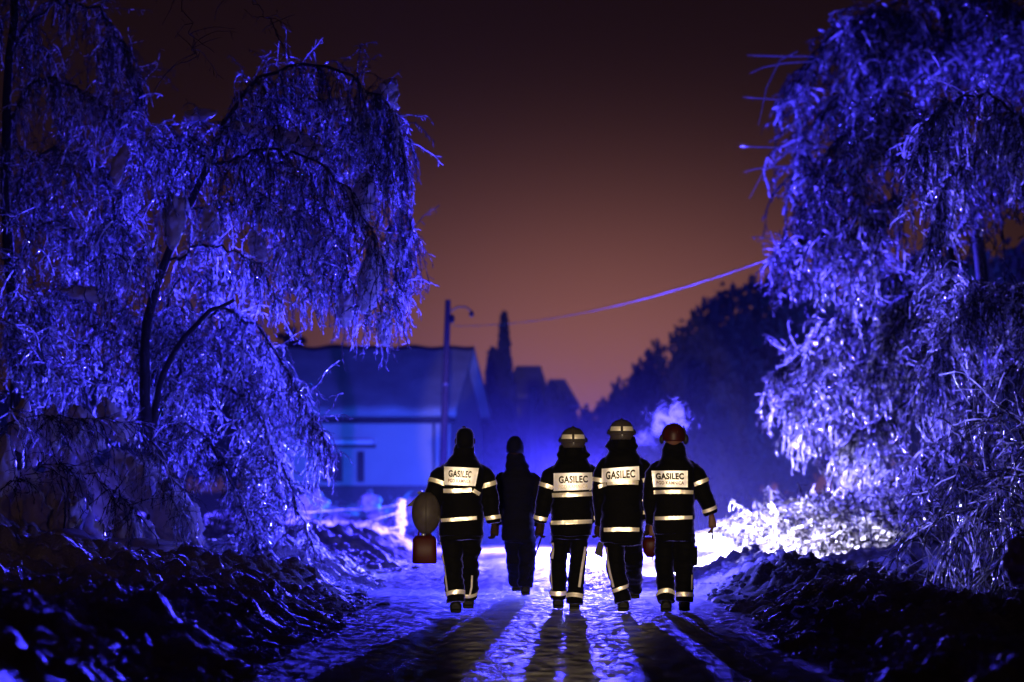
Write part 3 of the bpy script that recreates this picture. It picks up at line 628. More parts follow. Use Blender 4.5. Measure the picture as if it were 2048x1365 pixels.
def far_building(label, x0, x1, t0, t1, ytop, yeave, d):
    """hip-roofed house: eaves x0..x1, ridge t0..t1 (pixels at distance d)"""
    root = empty('distant_house', W((x0+x1)/2, 1000, d)); root.location.z = -1.4; tag(root, label, 'house', 'dark houses far down the road')
    X0, X1, T0, T1 = [W(v, 730, d).x for v in (x0, x1, t0, t1)]; zt, ze = W(1050, ytop, d).z, W(1050, yeave, d).z
    a = Acc(); a.box(((X0+X1)/2, d+3, (ze-1.4)/2), ((X1-X0)/2-.12, 3, (ze+1.4)/2-.01)); a.build('wall', M['wood'], root, smooth=False)
    V = [(X0, d-.3, ze), (X1, d-.3, ze), (X1, d+6.3, ze), (X0, d+6.3, ze), (T0, d+3, zt), (T1, d+3, zt)]; V += [(v[0], v[1], v[2]-.12) for v in V[:4]]
    a = Acc(); a.add(V, [[0, 1, 5, 4], [2, 3, 4, 5], [1, 2, 5, 5], [3, 0, 4, 4], [0, 6, 7, 1], [1, 7, 8, 2], [2, 8, 9, 3], [3, 9, 6, 0], [6, 9, 8, 7]]); a.build('roof', M['roof'], root, smooth=False)
    for i in (-1, 1):
        a = Acc(); a.box(((X0+X1)/2+i*(X1-X0)*.22, d-.02, ze-.8), (.14, .03, .28)); a.build('window', M['glass'], root, smooth=False)
far_building('dark hip-roofed house far behind, just right of the slim conifer', 1006, 1100, 1032, 1083, 727, 790, 150)
far_building('lower dark hip-roofed house, rightmost roof before the gap in the skyline', 1078, 1160, 1100, 1132, 754, 810, 142)
# ------------------------------------------------------------------ pole, lamp and cable
dP = 92
pole = empty('utility_pole', W(884, 1100, dP)); pole.location.z = -.45
tag(pole, 'leaning dark utility pole with a curved lamp arm standing before the house', 'utility pole')
a = Acc(); p0 = W(880, 1110, dP); p1 = W(896, 600, dP); p0.z = -.5
a.tube([p0, p0.lerp(p1, .35)+Vector((.01, 0, 0)), p0.lerp(p1, .7), p1], [.115, .10, .085, .07], 12); a.build('post', M['wood'], pole)
a = Acc(); a.tube([W(897, 625, dP), W(915, 614, dP-.1), W(932, 614, dP-.2), W(941, 621, dP-.25)], .018, 8); a.build('lamp_arm', M['dark'], pole)
a = Acc(); a.rings([(*W(943, 634, dP-.25), .02, .02), (*W(943, 631, dP-.25), .065, .065), (*W(943, 626, dP-.25), .055, .055), (*W(943, 621, dP-.25), .02, .02)], 12); a.build('lamp_head', M['dark'], pole)
a = Acc(); a.ball(W(904, 638, dP-.1), (.07, .07, .11)); a.build('insulator', M['dark'], pole)
a = Acc(); a.tube([W(882, 770, dP-.12), W(900, 768, dP-.12)], .03, 8); a.build('bracket', M['metal'], pole)
# the iced cable, sagging toward a pole out of sight on the right
E0 = W(904, 652, dP); E1 = W(1700, 455, 58); cb = Acc(); P = []
for i in range(61):
    t = i/60; q = E0.lerp(E1, t); q.z -= .40*4*t*(1-t); P.append(q)
cb.tube(P, [.005+.004*math.sin(i*2.3)**2 for i in range(61)], 8)
tag(cb.build('overhead_cable', M['bark']), 'thick ice-coated overhead cable rising to the right from the leaning pole', 'cable')
# the tall pale timber standing by the far conifer
tp = Acc(); tp.tube([(W(1066, 1010, 120).x, 120, -1.3), (W(1064, 880, 120).x, 120, 1.8), (W(1066, 775, 120).x, 120, W(1066, 775, 120).z)], [.16, .15, .13], 10)
tag(tp.build('timber_post', M['wood']), 'pale timber post rising behind the dark clad figure and conifer', 'post')

# ------------------------------------------------------------------ fence and shrubs at the left, lit blue
fence = empty('wire_fence', W(800, 1090, 78)); fence.location.z = .1
tag(fence, 'snow-crusted sagging fence wires ending at a single white post', 'fence')
for px, top in ((800, 998),):
    a = Acc(); a.tube([W(px, 1110, 78), W(px+2, (top+1110)/2, 78), W(px, top, 78)], [.075, .065, .055] if px == 800 else [.05, .045, .04], 10); a.build('post', M['snow'], fence)
for i, (ya, sag) in enumerate(((1008, 12), (1030, 14), (1055, 16))):
    a = Acc(); P = []
    for k in range(33):
        t = k/32; px = 560+240*t; P.append(W(px, ya+8-10*t+sag*math.sin(t*math.pi)+3*math.sin(t*9+i*2)+random.uniform(-1, 1), 78+.5*math.sin(t*4+i)))
    a.tube(P, [.012+.005*math.sin(k*1.7) for k in range(33)], 7); a.build('wire', M['snow'], fence)
def shrub(label, px, py, d, w_, h, n, seed, r=.014):
    c = W(px, py, d); root = empty('snowy_shrub', c); tag(root, label, 'shrub', 'snow-laden shrubs along the left verge')
    a = Acc(); st = np.repeat(np.array([[c.x, c.y, c.z]]), n, 0)+rng.normal(0, 1, (n, 3))*np.array([w_*.35, .35, .05])
    d0 = norm(rng.normal(0, 1, (n, 3))*np.array([.9, .7, .3])+np.array([0, 0, 1.0]))
    s = strands(st, d0, rng.uniform(h*.5, h*1.2, n), np.full(n, .10), .10, r, 1.6, (.05, .14))
    twig_mesh(s, root)
    for i in range(7): clump(root, c+Vector((random.uniform(-.5, .5)*w_, random.uniform(-.2, .3), random.uniform(.1, .75)*h)), (w_*random.uniform(.12, .22), .2, h*random.uniform(.10, .2)), (random.uniform(-1, 1), 0, .6), seed+i, M['snow'], 'snow_load')
for q_ in range(5): clump(fence, W(801, 1010+q_*18, 77.95), (random.uniform(.07, .12), .08, .12), (.2, 0, 1), q_*2.2, M['snow'], 'snow_crust')
shrub('snow-laden shrub at the foot of the house left of the window', 600, 1110, 90, 1.9, 1.7, 260, 3)
shrub('broad snow-laden shrub below the house window', 700, 1090, 94, 2.0, 1.5, 260, 11)
shrub('snow-laden shrub between the window and the leaning pole', 790, 1085, 92, 1.4, 1.2, 180, 21)
shrub('low snowy bush in front of the fence by the road edge', 700, 1130, 66, 1.1, .45, 90, 31)
shrub('small snowy bush beside the thick white fence post', 770, 1118, 72, .8, .35, 60, 41)
for i, (px, py, d, rx, rz) in enumerate([(640, 1120, 76, .8, .38), (740, 1115, 80, .7, .30), (570, 1120, 70, .8, .42)]):
    o = clump(None, W(px, py, d), (rx, .5, rz), (0, 0, 1), i*3.3+1, M['snow'], 'snow_drift')
    tag(o, ['rounded blue-lit snow drift under the middle of the fence', 'blue-lit snow drift at the foot of the thick fence post', 'blue-lit snow drift at the left end of the fence'][i], 'snow drift', 'blue-lit snow drifts')

# ------------------------------------------------------------------ people
def remesh(acc, vox, smooth, seed=0, amp=0.0, fr=8.0, stretch=1.0):
    me = bpy.data.meshes.new('tmp'); V = np.concatenate(acc.v); Fq = np.concatenate(acc.f)
    me.from_pydata(V.tolist(), [], [tuple(dict.fromkeys(q)) for q in Fq.tolist()]); me.update()
    o = bpy.data.objects.new('tmp', me); COL.objects.link(o)
    r = o.modifiers.new('r', 'REMESH'); r.mode = 'VOXEL'; r.voxel_size = vox
    s = o.modifiers.new('s', 'SMOOTH'); s.iterations = smooth; s.factor = .5
    dg = bpy.context.evaluated_depsgraph_get(); dg.update(); n = bpy.data.meshes.new_from_object(o.evaluated_get(dg))
    bpy.data.objects.remove(o); bpy.data.meshes.remove(me)
    if amp:
        c = np.empty(len(n.vertices)*3, np.float32); n.vertices.foreach_get('co', c); c = c.reshape(-1, 3)
        nn = np.empty(len(n.vertices)*3, np.float32); n.vertices.foreach_get('normal', nn); nn = nn.reshape(-1, 3)
        q = vnoise(c[:, 0]*fr+seed, c[:, 1]*fr, c[:, 2]*fr*stretch, seed)+.5*vnoise(c[:, 0]*fr*2.1+c[:, 2]*6, c[:, 1]*fr*2, c[:, 2]*fr*2.3*stretch, seed+3)
        c += nn*(q*amp)[:, None]; n.vertices.foreach_set('co', c.ravel()); n.update()
    for p in n.polygons: p.use_smooth = True
    return n
class Person:
    def __init__(s, px, py, label, name='person'):
        s.d = 9600/(py-970) if False else None
        s.d = 0; lo, hi = 20, 80
        for _ in range(40):
            mid = (lo+hi)/2
            if W(px, py, mid).z < 0: hi = mid
            else: lo = mid
        s.d = lo; s.root = empty('person', (W(px, py, lo).x, lo, 0)); tag(s.root, label, 'person', None); s.seed = px
    def P(s, px, py, dy=0.0):
        v = W(px, py, s.d); k = 1.0; return Vector((v.x, s.d+dy, v.z))
    def m(s, npx): return npx*s.d/F
def hand(acc, wrist, dirv, palm_n, size=1.0, curl=.5, side=1):
    """palm with five jointed fingers; dirv along the hand, palm_n out of the palm"""
    d = Vector(dirv).normalized(); n = Vector(palm_n); n = (n-d*n.dot(d)).normalized(); s = d.cross(n)*side
    P = lambda a, b, c: Vector(wrist)+(d*a+s*b+n*c)*size
    acc.tube([P(-.03, 0, 0), P(.01, 0, 0), P(.05, 0, 0), P(.09, 0, .002)], [.026*size, .032*size, .041*size, .038*size], 10, .5)
    for i, (off, L) in enumerate(((-.030, .070), (-.010, .080), (.011, .075), (.031, .058))):
        pts = [P(.080, off, .002)]; a = .25*curl; q = pts[0]
        for seg, l in enumerate((.42, .32, .26)):
            a += curl*(.5+.35*seg); q = q+(d*math.cos(a)+n*math.sin(a))*L*l*size*1.05+s*off*.12; pts.append(q)
        acc.tube(pts, [.0105*size, .0098*size, .009*size, .0075*size], 8)
    acc.tube([P(.015, -.028, .004), P(.045, -.052, .018), P(.070, -.056, .034), P(.090, -.050, .046)], [.0145*size, .0125*size, .0110*size, .0085*size], 8)
def limb(acc, pts, rad, n=12):
    P = resample(pts, 4*len(pts)); R = np.interp(np.linspace(0, len(pts)-1, len(P)), range(len(pts)), rad); acc.tube(P, R, n)
def bvh(me): 
    me.calc_loop_triangles()
    return BVHTree.FromPolygons([v.co.copy() for v in me.vertices], [tuple(t.vertices) for t in me.loop_triangles])
def proj_strip(s, tree, pts, wpx, name, m, off=.006, parent=None):
    """tape laid on the cloth: centre line pts (px,py), width in px"""
    P = np.array(pts, float); L = np.concatenate([[0], np.cumsum(np.linalg.norm(np.diff(P, axis=0), axis=1))]); n = max(4, int(L[-1]/1.5))
    t = np.linspace(0, L[-1], n); Q = np.stack([np.interp(t, L, P[:, 0]), np.interp(t, L, P[:, 1])], 1)
    T = np.gradient(Q, axis=0); T /= np.linalg.norm(T, axis=1)[:, None]; Nn = np.stack([-T[:, 1], T[:, 0]], 1)
    K = 5; V = []; ok = []
    for i in range(n):
        row = []
        for j in range(K):
            q = Q[i]+Nn[i]*wpx*((j/(K-1))-.5); a = s.P(q[0], q[1], -1.2)
            h = tree.ray_cast(a, Vector((0, 1, 0)), 3); row.append(None if h[0] is None else h[0]+Vector((0, -off, 0)))
        g = [r for r in row if r is not None]
        if not g: ok.append(False); V += [(0, 0, 0)]*K; continue
        row = [r if r is not None else g[0] for r in row]; ok.append(True); V += [tuple(r) for r in row]
    f = [];
    for i in range(n-1):
        if ok[i] and ok[i+1] and (Vector(V[i*K])-Vector(V[i*K+K])).length < .12:
            for j in range(K-1): f.append([i*K+j, i*K+j+1, (i+1)*K+j+1, (i+1)*K+j])
    if f: return npmesh(name, V, f, m, parent or s.root)
def ring_strip(s, tree, c, ax, w_, name, m, off=.006, rmax=.3, tilt=0.0, sweep=(0, 2*math.pi)):
    """tape wound round a sleeve or leg: c centre, ax axis"""
    ax = Vector(ax).normalized(); u = ax.cross(Vector((0, 1, 0))).normalized(); v = ax.cross(u); n = 40; K = 4; V = []; ok = []
    for i in range(n+1):
        a = sweep[0]+(sweep[1]-sweep[0])*i/n; dr = u*math.cos(a)+v*math.sin(a); row = []
        for j in range(K):
            o = c+ax*w_*(j/(K-1)-.5); h = tree.ray_cast(o, dr, rmax); row.append(h[0]+dr*off if h[0] is not None else None)
        g = [r for r in row if r is not None]; ok.append(bool(g)); V += [tuple(r if r is not None else (g[0] if g else c)) for r in row]
    f = [[i*K+j, i*K+j+1, (i+1)*K+j+1, (i+1)*K+j] for i in range(n) if ok[i] and ok[i+1] for j in range(K-1)]
    if f: return npmesh(name, V, f, m, s.root)
def panel(s, tree, quad, lines, fold=None):
    """white name panel with its print; quad = TL,TR,BR,BL in px"""
    TL, TR, BR, BL = [np.array(q, float) for q in quad]; nu, nv = 44, 16; V = []; H = {}
    def uv(u, v): a = TL+(TR-TL)*u; b = BL+(BR-BL)*u; return a+(b-a)*v
    def hit(u, v):
        q = uv(u, v); h = tree.ray_cast(s.P(q[0], q[1], -1.2), Vector((0, 1, 0)), 3)[0]
        return h if h is not None else s.P(q[0], q[1], 0)
    Y = np.array([[hit(i/(nu-1), j/(nv-1)).y for i in range(nu)] for j in range(nv)])
    for _ in range(3):
        Yp = np.pad(Y, 1, mode='edge'); Y = (Yp[:-2, 1:-1]+Yp[2:, 1:-1]+Yp[1:-1, :-2]+Yp[1:-1, 2:]+Y)/5
    def pt(u, v, off):
        fu, fv = min(max(u, 0), 1)*(nu-1), min(max(v, 0), 1)*(nv-1); i, j = min(int(fu), nu-2), min(int(fv), nv-2); a, b = fu-i, fv-j
        y = (Y[j, i]*(1-a)+Y[j, i+1]*a)*(1-b)+(Y[j+1, i]*(1-a)+Y[j+1, i+1]*a)*b; q = uv(u, v); p = s.P(q[0], q[1], 0); return (p.x, y-off, p.z)
    V = [pt(i/(nu-1), j/(nv-1), .010) for j in range(nv) for i in range(nu)]
    f = [[j*nu+i, j*nu+i+1, (j+1)*nu+i+1, (j+1)*nu+i] for j in range(nv-1) for i in range(nu-1)]
    pan = npmesh('name_panel', V, f, M['panel'], s.root)
    for text, u0, u1, v0, v1, m, bold in lines:
        cu = bpy.data.curves.new('txt', 'FONT'); cu.body = text; cu.offset = bold; cu.resolution_u = 4; cu.space_character = 1.08
        o = bpy.data.objects.new('txt', cu); COL.objects.link(o); dg = bpy.context.evaluated_depsgraph_get(); dg.update()
        me = bpy.data.meshes.new_from_object(o.evaluated_get(dg)); bpy.data.objects.remove(o)
        C = np.array([v.co[:2] for v in me.vertices]); mn, mx = C.min(0), C.max(0)
        for v in me.vertices:
            a = (v.co.x-mn[0])/(mx[0]-mn[0]); b = 1-(v.co.y-mn[1])/(mx[1]-mn[1]); u = u0+(u1-u0)*a
            if fold: u = fold(u)
            v.co = pt(u, v0+(v1-v0)*b, .015)
        me.materials.append(m); link('lettering', me, pan)
    return pan
def head(acc, c, r, facing=Vector((0, 1, 0))):
    """head with nose, brow, ears, jaw; face toward +y"""
    acc.ball(c, (r*.78, r*.95, r*1.05), 20, 14); acc.ball(c+Vector((0, r*.25, -r*.5)), (r*.58, r*.62, r*.62), 16, 10)
    acc.tube([c+Vector((0, r*.85, r*.12)), c+Vector((0, r*1.12, -r*.22))], [r*.10, r*.17], 8)
    for sx_ in (-1, 1):
        acc.ball(c+Vector((sx_*r*.80, -r*.02, -r*.08)), (r*.09, r*.17, r*.26), 8, 6)
        acc.ball(c+Vector((sx_*r*.32, r*.80, r*.04)), (r*.14, r*.10, r*.09), 8, 6)
    acc.tube([c+Vector((-r*.22, r*.84, -r*.52)), c+Vector((0, r*.9, -r*.52)), c+Vector((r*.22, r*.84, -r*.52))], r*.07, 6)
def make_person(px, feet, label, J, style='fire'):
    """J: px/py joints: head, neck, shl, shr, ell, elr, wrl, wrr, hipl, hipr, knl, knr, anl, anr (+depth)"""
    s = Person(px, feet, label); P = {k: s.P(*v) for k, v in J.items() if isinstance(v, tuple)}; m = s.m; cl = M['cloth'] if style == 'fire' else M['cloth2']
    mid = lambda a, b, t=.5: P[a].lerp(P[b], t)
    # ---- body, one continuous surface
    b = Acc(); hc = P['head']; head(b, hc, .115); nk = P['neck']
    b.tube([hc+Vector((0, -.01, -.06)), nk+Vector((0, 0, -.06))], [.058, .068], 12)
    hp = mid('hipl', 'hipr'); sh = mid('shl', 'shr')
    b.rings([(hp.x, hp.y, hp.z-.08, .13, .10), (hp.x, hp.y, hp.z+.04, .15, .11), (hp.x, hp.y, hp.z+.22, .13, .10), (sh.x, sh.y, sh.z-.22, .15, .11), (sh.x, sh.y, sh.z-.06, .13, .08), (nk.x, nk.y, nk.z, .07, .065)], 18)
    for q in 'lr':
        limb(b, [P['sh'+q]+Vector((0, .01, -.09)), P['el'+q], P['wr'+q]], [.042, .036, .027]); limb(b, [P['hip'+q], P['kn'+q], P['an'+q]], [.085, .058, .040])
        limb(b, [P['an'+q], P['an'+q]+Vector((0, .05, -.05)), P['an'+q]+Vector((0, .15, -.07))], [.04, .04, .03])
        if style == 'fire' or q == 'r':
            dv = P['wr'+q]-P['el'+q]; dv = dv.normalized()*.5+Vector((0, 0, -1)); sd = 1 if q == 'r' else -1
            hand(b, P['wr'+q]+dv.normalized()*.035, dv, Vector((-sd, .25, 0)), 1.05, J.get('curl', .55), -sd if q == 'r' else 1)
        else: limb(b, [P['wr'+q], P['wr'+q]+Vector((0, 0, -.1))], [.03, .02])
    me = remesh(b, .0065, 2); me.materials.append(M['skin' if J.get('skinhands') else 'glove']); link('body', me, s.root)
    # ---- jacket
    a = Acc(); hem = J['hem']; shw = (P['shr'].x-P['shl'].x)/2; ty = sh.y
    zh = s.P(px, hem+12).z; bw = m(J['hemw'])/2; cx = s.P(J.get('cx', px), hem).x
    zs = sh.z; zc = nk.z
    def lr(t, A, B): return A+(B-A)*t
    a.rings([(cx, ty, zh, bw, .155), (cx, ty, lr(.12, zh, zs), bw*1.03, .165), (lr(.4, cx, sh.x), ty, lr(.45, zh, zs), bw*.98, .160), (lr(.7, cx, sh.x), ty-.01, lr(.72, zh, zs), bw*1.02, .165),
             (sh.x, ty-.015, lr(.88, zh, zs), shw+.045, .155), (sh.x, ty-.01, zs-.005, shw*J.get('zsr', .94), .132), (sh.x, ty-.005, zs+(zc-zs)*J.get('smid', .5), shw*.78, .118), (nk.x, ty, zc-.01, m(J['collw'])/2+J.get('cfl', .030), .102), (nk.x, nk.y, zc+.035, m(J['collw'])/2, .088), (nk.x, nk.y+.005, zc+.035+J.get('collh', .05), m(J['collw'])/2*.86, .082)], 28, 2.35)
    for q in 'lr':
        limb(a, [P['sh'+q]+Vector((.018 if q == 'l' else -.018, 0, -.030)), P['sh'+q]+Vector((0, 0, -.085)), P['sh'+q].lerp(P['el'+q], .5), P['el'+q], P['el'+q].lerp(P['wr'+q], .6), P['wr'+q]], [v*J.get('armr', 1) for v in (.034, .078, .094, .086, .076, .070)], 14)
    ja = remesh(a, .012, 3, int(px) % 50, .012, 6.5, 1.8); ja.materials.append(cl); jo = link('jacket', ja, s.root)
    # ---- trousers
    a = Acc(); a.rings([(hp.x, hp.y, hp.z+.12, bw*.86, .13), (hp.x, hp.y, hp.z+.02, bw*.93, .15), (hp.x, hp.y, hp.z-.09, bw*.93, .14)], 22, 2.3)
    lw = J.get('legw', .098)
    for q in 'lr': limb(a, [P['hip'+q]+Vector((0, 0, -.02)), P['hip'+q].lerp(P['kn'+q], .5), P['kn'+q], P['kn'+q].lerp(P['an'+q], .5), P['an'+q]+Vector((0, 0, -.045))], [lw*1.10, lw*1.04, lw*.94, lw*.92, lw*.90], 14)
    tr = remesh(a, .012, 3, int(px) % 40+5, .014, 6.0, 2.2); tr.materials.append(cl); link('trousers', tr, s.root)
    # ---- boots
    for q in 'lr':
        a = Acc(); an = P['an'+q]; g = J['ft'+q]; fz = s.P(px, g).z if g > 400 else 0; pitch = J.get('pit'+q, 0.0)
        hz = max(an.z-.10, .045); base = Vector((an.x, an.y, 0))
        zf = max(0.0, an.z-.14)
        a.rings([(an.x, an.y+.01, zf+.10, .050, .062), (an.x, an.y, zf+.20, .056, .060), (an.x, an.y, an.z+.05, .058, .062)], 14)
        toe = Vector((an.x, an.y+.17, zf+.04-pitch)); heel = Vector((an.x, an.y-.055, zf+.045+pitch*.8))
        a.tube([heel, Vector((an.x, an.y+.02, zf+.06)), Vector((an.x, an.y+.10, zf+.052-pitch*.5)), toe], [.052, .060, .056, .046], 14)
        a.box((an.x, an.y+.055, zf+.014+0*pitch), (.053, .13, .014), 0, -pitch*2.2)
        bo = remesh(a, .010, 2); bo.materials.append(M['boot']); link('boot', bo, s.root)
    s.J, s.Pj, s.jt, s.tt = P, P, bvh(ja), bvh(tr); return s
def sleeve_tape(s, q, t, upper=True, w_=.042, m=None):
    A, B = (s.Pj['sh'+q], s.Pj['el'+q]) if upper else (s.Pj['el'+q], s.Pj['wr'+q]); A = A+Vector((0, 0, -.035)) if upper else A
    ax = B-A; c = A.lerp(B, t)
    ring_strip(s, s.jt, c, ax, w_, 'sleeve_tape', m or M['tape'], rmax=.13)
def tape(s, x0, y0, x1, y1, wd, name='back_tape', bow=0.0, where='j'):
    pts = [(x0+(x1-x0)*t, y0+(y1-y0)*t+bow*math.sin(t*math.pi)) for t in np.linspace(0, 1, 12)]
    proj_strip(s, s.jt if where == 'j' else s.tt, pts, wd, name, M['tape'])
def fire_helmet(s, c, r, m_=None):
    """round helmet with comb, rim, side bosses, nape band"""
    h = Acc(); k = []
    for t in np.linspace(-.62, 1, 12):
        z = t*r*1.02; q = math.sqrt(max(.001, 1-min(1, max(t, -.2))**2)); rr = r*q if t > -.2 else r*(.98+.16*(t+.2))
        k.append((c.x, c.y, c.z+z, max(rr, .012), max(rr*1.12, .012)))
    h.rings(k, 26); o = h.build('helmet', m_ or M['helmet'], s.root)
    g = Acc(); g.rings([(c.x, c.y, c.z-.03*1.0, r*1.05, r*1.17), (c.x, c.y, c.z-.012, r*1.07, r*1.20), (c.x, c.y, c.z+.0, r*1.03, r*1.15)], 26); g.build('rim', m_ or M['helmet'], o)
    g = Acc(); A = np.linspace(-.15, math.pi+.15, 22)
    g.tube([(c.x, c.y-math.cos(a)*r*1.13, c.z+math.sin(a)*r*1.03) for a in A], .011, 8); g.build('comb', m_ or M['helmet'], o)
    for sx_ in (-1, 1):
        g = Acc(); g.ball((c.x+sx_*r*1.02, c.y+.02, c.z-.005), (.018, .035, .030)); g.build('visor_boss', M['dark'], o)
    a0 = c.z+.030; V = []; n = 15
    for sd in (-1, 1):
        V = []
        for i in range(n):
            a = (.10+(1.0)*i/(n-1)); x = c.x+sd*math.sin(a)*r*1.0; y = c.y-math.cos(a)*r*1.12
            for z in (0, .5, 1): zz = a0-.022+.044*z; q = math.sqrt(max(.01, 1-((zz-c.z)/(r*1.02))**2))*1.04; V.append((c.x+(x-c.x)*q, c.y+(y-c.y)*q, zz))
        f = [[i*3+j, i*3+j+1, (i+1)*3+j+1, (i+1)*3+j] for i in range(n-1) for j in range(2)]
        npmesh('helmet_tape', V, f, M['tape'], o)
    g = Acc(); g.box((c.x+.004, c.y-r*1.12, c.z-.035), (.008, .006, .020)); g.build('adjuster', M['metal'], o)
    g = Acc(); g.rings([(c.x, c.y-.005, c.z-r*1.42, r*1.02, r*.98), (c.x, c.y-.005, c.z-r*1.1, r*.92, r*.95), (c.x, c.y-.005, c.z-r*.62, r*.90, r*.98), (c.x, c.y-.005, c.z-r*.5, r*.88, r*.95)], 20); g.build('neck_guard', M['cloth'], o)
    return o

# ---- the bareheaded one carrying helmet and can
p1 = make_person(918, 1227, 'firefighter in a dark cap carrying a helmet and red fuel can, leftmost of the group', dict(
    head=(930, 881), neck=(928, 907), shl=(888, 925), shr=(964, 925), ell=(868, 988, -.05), elr=(980, 992, .02), wrl=(853, 1042, .05), wrr=(988, 1046, .02),
    hipl=(903, 1062), hipr=(942, 1062), knl=(905, 1128, -.02), knr=(938, 1126, .12), anl=(912, 1196, -.10), anr=(936, 1190, .30), hem=1060, hemw=88, cx=922, collw=42, collh=.06, zsr=.88, smid=.34, cfl=.010, ftl=1228, ftr=1212, legw=.105, curl=.9))
panel(p1, p1.jt, [(888.5, 933.5), (958, 937), (951, 972.5), (889.5, 970)], [('GASILEC', .13, .86, .18, .56, M['ink'], .034), ('PGD KAMNICA', .12, .88, .66, .86, M['ink2'], 0.02)],
      fold=lambda u: u if u < .66 else (.66+(u-.66)*.75))
tape(p1, 887, 982, 944, 980, 8.5, bow=1); tape(p1, 947, 981, 960, 989, 7.5); tape(p1, 882, 1041, 954, 1036, 7, 'hem_tape')
sleeve_tape(p1, 'l', .62); sleeve_tape(p1, 'r', .62); sleeve_tape(p1, 'r', .80, False, .038)
proj_strip(p1, p1.tt, [(880, 1085), (886, 1118), (891, 1150), (895, 1182)], 3.2, 'leg_stripe', M['tape']); proj_strip(p1, p1.tt, [(944, 1152), (943, 1175), (938, 1198)], 3.6, 'leg_stripe', M['tape'])
for q, t in (('l', .88), ('r', .90)): ring_strip(p1, p1.tt, p1.Pj['kn'+q].lerp(p1.Pj['an'+q], t), p1.Pj['an'+q]-p1.Pj['kn'+q]+Vector((.0, 0, 0)), .040, 'ankle_tape', M['tape'], rmax=.2)
a = Acc(); c = p1.Pj['head']; a.rings([(c.x, c.y-.01, c.z-.075, .083, .10), (c.x, c.y-.01, c.z-.02, .090, .108), (c.x, c.y-.005, c.z+.06, .088, .105), (c.x, c.y, c.z+.105, .066, .080), (c.x, c.y, c.z+.125, .02, .03)], 20, 2.3); a.ball((c.x-.01, c.y, c.z+.128), (.02, .02, .012))
a.build('knit_cap', M['cloth'], p1.root)
# ---- the dark one ahead
p2 = make_person(1036, 1190, 'person in a plain dark hooded coat walking ahead of the group, second from left', dict(
    head=(1030, 896), neck=(1031, 920), shl=(1004, 940), shr=(1067, 941), ell=(991, 1000, -.04), elr=(1080, 998, -.02), wrl=(994, 1050, .10), wrr=(1077, 1050, .14),
    hipl=(1026, 1070), hipr=(1054, 1070), knl=(1029, 1122, .16), knr=(1054, 1124, -.02), anl=(1033, 1160, .42), anr=(1051, 1168, -.08), hem=1070, hemw=64, cx=1036, collw=38, collh=.04, smid=.42, cfl=.004, zsr=.74, armr=.86, ftl=1186, ftr=1190, legw=.098), style='plain')
a = Acc(); c = p2.Pj['head']; a.rings([(c.x, c.y-.005, c.z-.06, .098, .112), (c.x, c.y-.005, c.z-.01, .104, .118), (c.x, c.y-.01, c.z+.06, .094, .110), (c.x, c.y-.012, c.z+.11, .064, .078), (c.x, c.y-.012, c.z+.135, .03, .03)], 20); a.build('beanie', M['cloth2'], p2.root)
# ---- helmeted, centre
p3 = make_person(1142, 1218, 'firefighter in a helmet with faded panel print, centre of the group, holding a stick', dict(
    head=(1146, 888), neck=(1146, 909), shl=(1108, 927), shr=(1181, 925), ell=(1091, 988, .0), elr=(1192, 990, .02), wrl=(1080, 1044, .05), wrr=(1196, 1044, .03),
    hipl=(1122, 1062), hipr=(1160, 1062), knl=(1117, 1128, .1), knr=(1155, 1128, 0), anl=(1117, 1192, .16), anr=(1149, 1198, -.10), hem=1060, hemw=82, cx=1143, collw=58, collh=.06, ftl=1216, ftr=1224, legw=.092, curl=.8))
panel(p3, p3.jt, [(1107, 947), (1184, 945.5), (1185, 979.5), (1107, 982.5)], [('GASILEC', .13, .88, .17, .58, M['ink'], .036), ('PGD KAMNICA', .13, .87, .68, .88, M['ink3'], 0.0)])
tape(p3, 1104, 991, 1186, 988, 8.5); tape(p3, 1101, 1046, 1184, 1043, 8, 'hem_tape')
for q in 'lr': sleeve_tape(p3, q, .72); sleeve_tape(p3, q, .84, False, .038)
proj_strip(p3, p3.tt, [(1105, 1086), (1106, 1100), (1104, 1118)], 4.5, 'leg_stripe', M['tape']); proj_strip(p3, p3.tt, [(1102, 1122), (1102, 1145), (1104, 1180)], 2.6, 'leg_stripe', M['tape'])
proj_strip(p3, p3.tt, [(1171, 1094), (1167, 1118), (1163, 1140), (1158, 1174)], 5, 'leg_stripe', M['tape'])
for q, t in (('l', .93), ('r', .97)): ring_strip(p3, p3.tt, p3.Pj['kn'+q].lerp(p3.Pj['an'+q], t-.04), p3.Pj['an'+q]-p3.Pj['kn'+q], .045, 'ankle_tape', M['tape'], rmax=.2)
fire_helmet(p3, p3.P(1146, 880), .128)
# ---- helmeted, tall, mid stride
p4 = make_person(1250, 1222, 'tallest helmeted firefighter in mid stride, fourth from left', dict(
    head=(1243, 872), neck=(1243, 892), shl=(1211, 911), shr=(1280, 911), ell=(1201, 980, .0), elr=(1296, 980, .02), wrl=(1204, 1050, .10), wrr=(1298, 1040, -.02),
    hipl=(1228, 1072), hipr=(1262, 1072), knl=(1232, 1138, -.06), knr=(1268, 1134, .20), anl=(1246, 1196, -.12), anr=(1272, 1172, .50), hem=1074, hemw=84, cx=1243, collw=58, collh=.06, ftl=1222, ftr=1190, legw=.098, curl=.9))
panel(p4, p4.jt, [(1203, 938), (1277, 933), (1278, 960.5), (1203, 966)], [('GASILEC', .09, .89, .22, .80, M['ink'], .036)], fold=lambda u: u if u > .2 else .2+(u-.2)*.85)
tape(p4, 1196, 974, 1212, 969, 7); tape(p4, 1213, 967, 1276, 966, 8.5, bow=-1.5); tape(p4, 1207, 1060, 1278, 1059.5, 8, 'hem_tape', bow=-1.0)
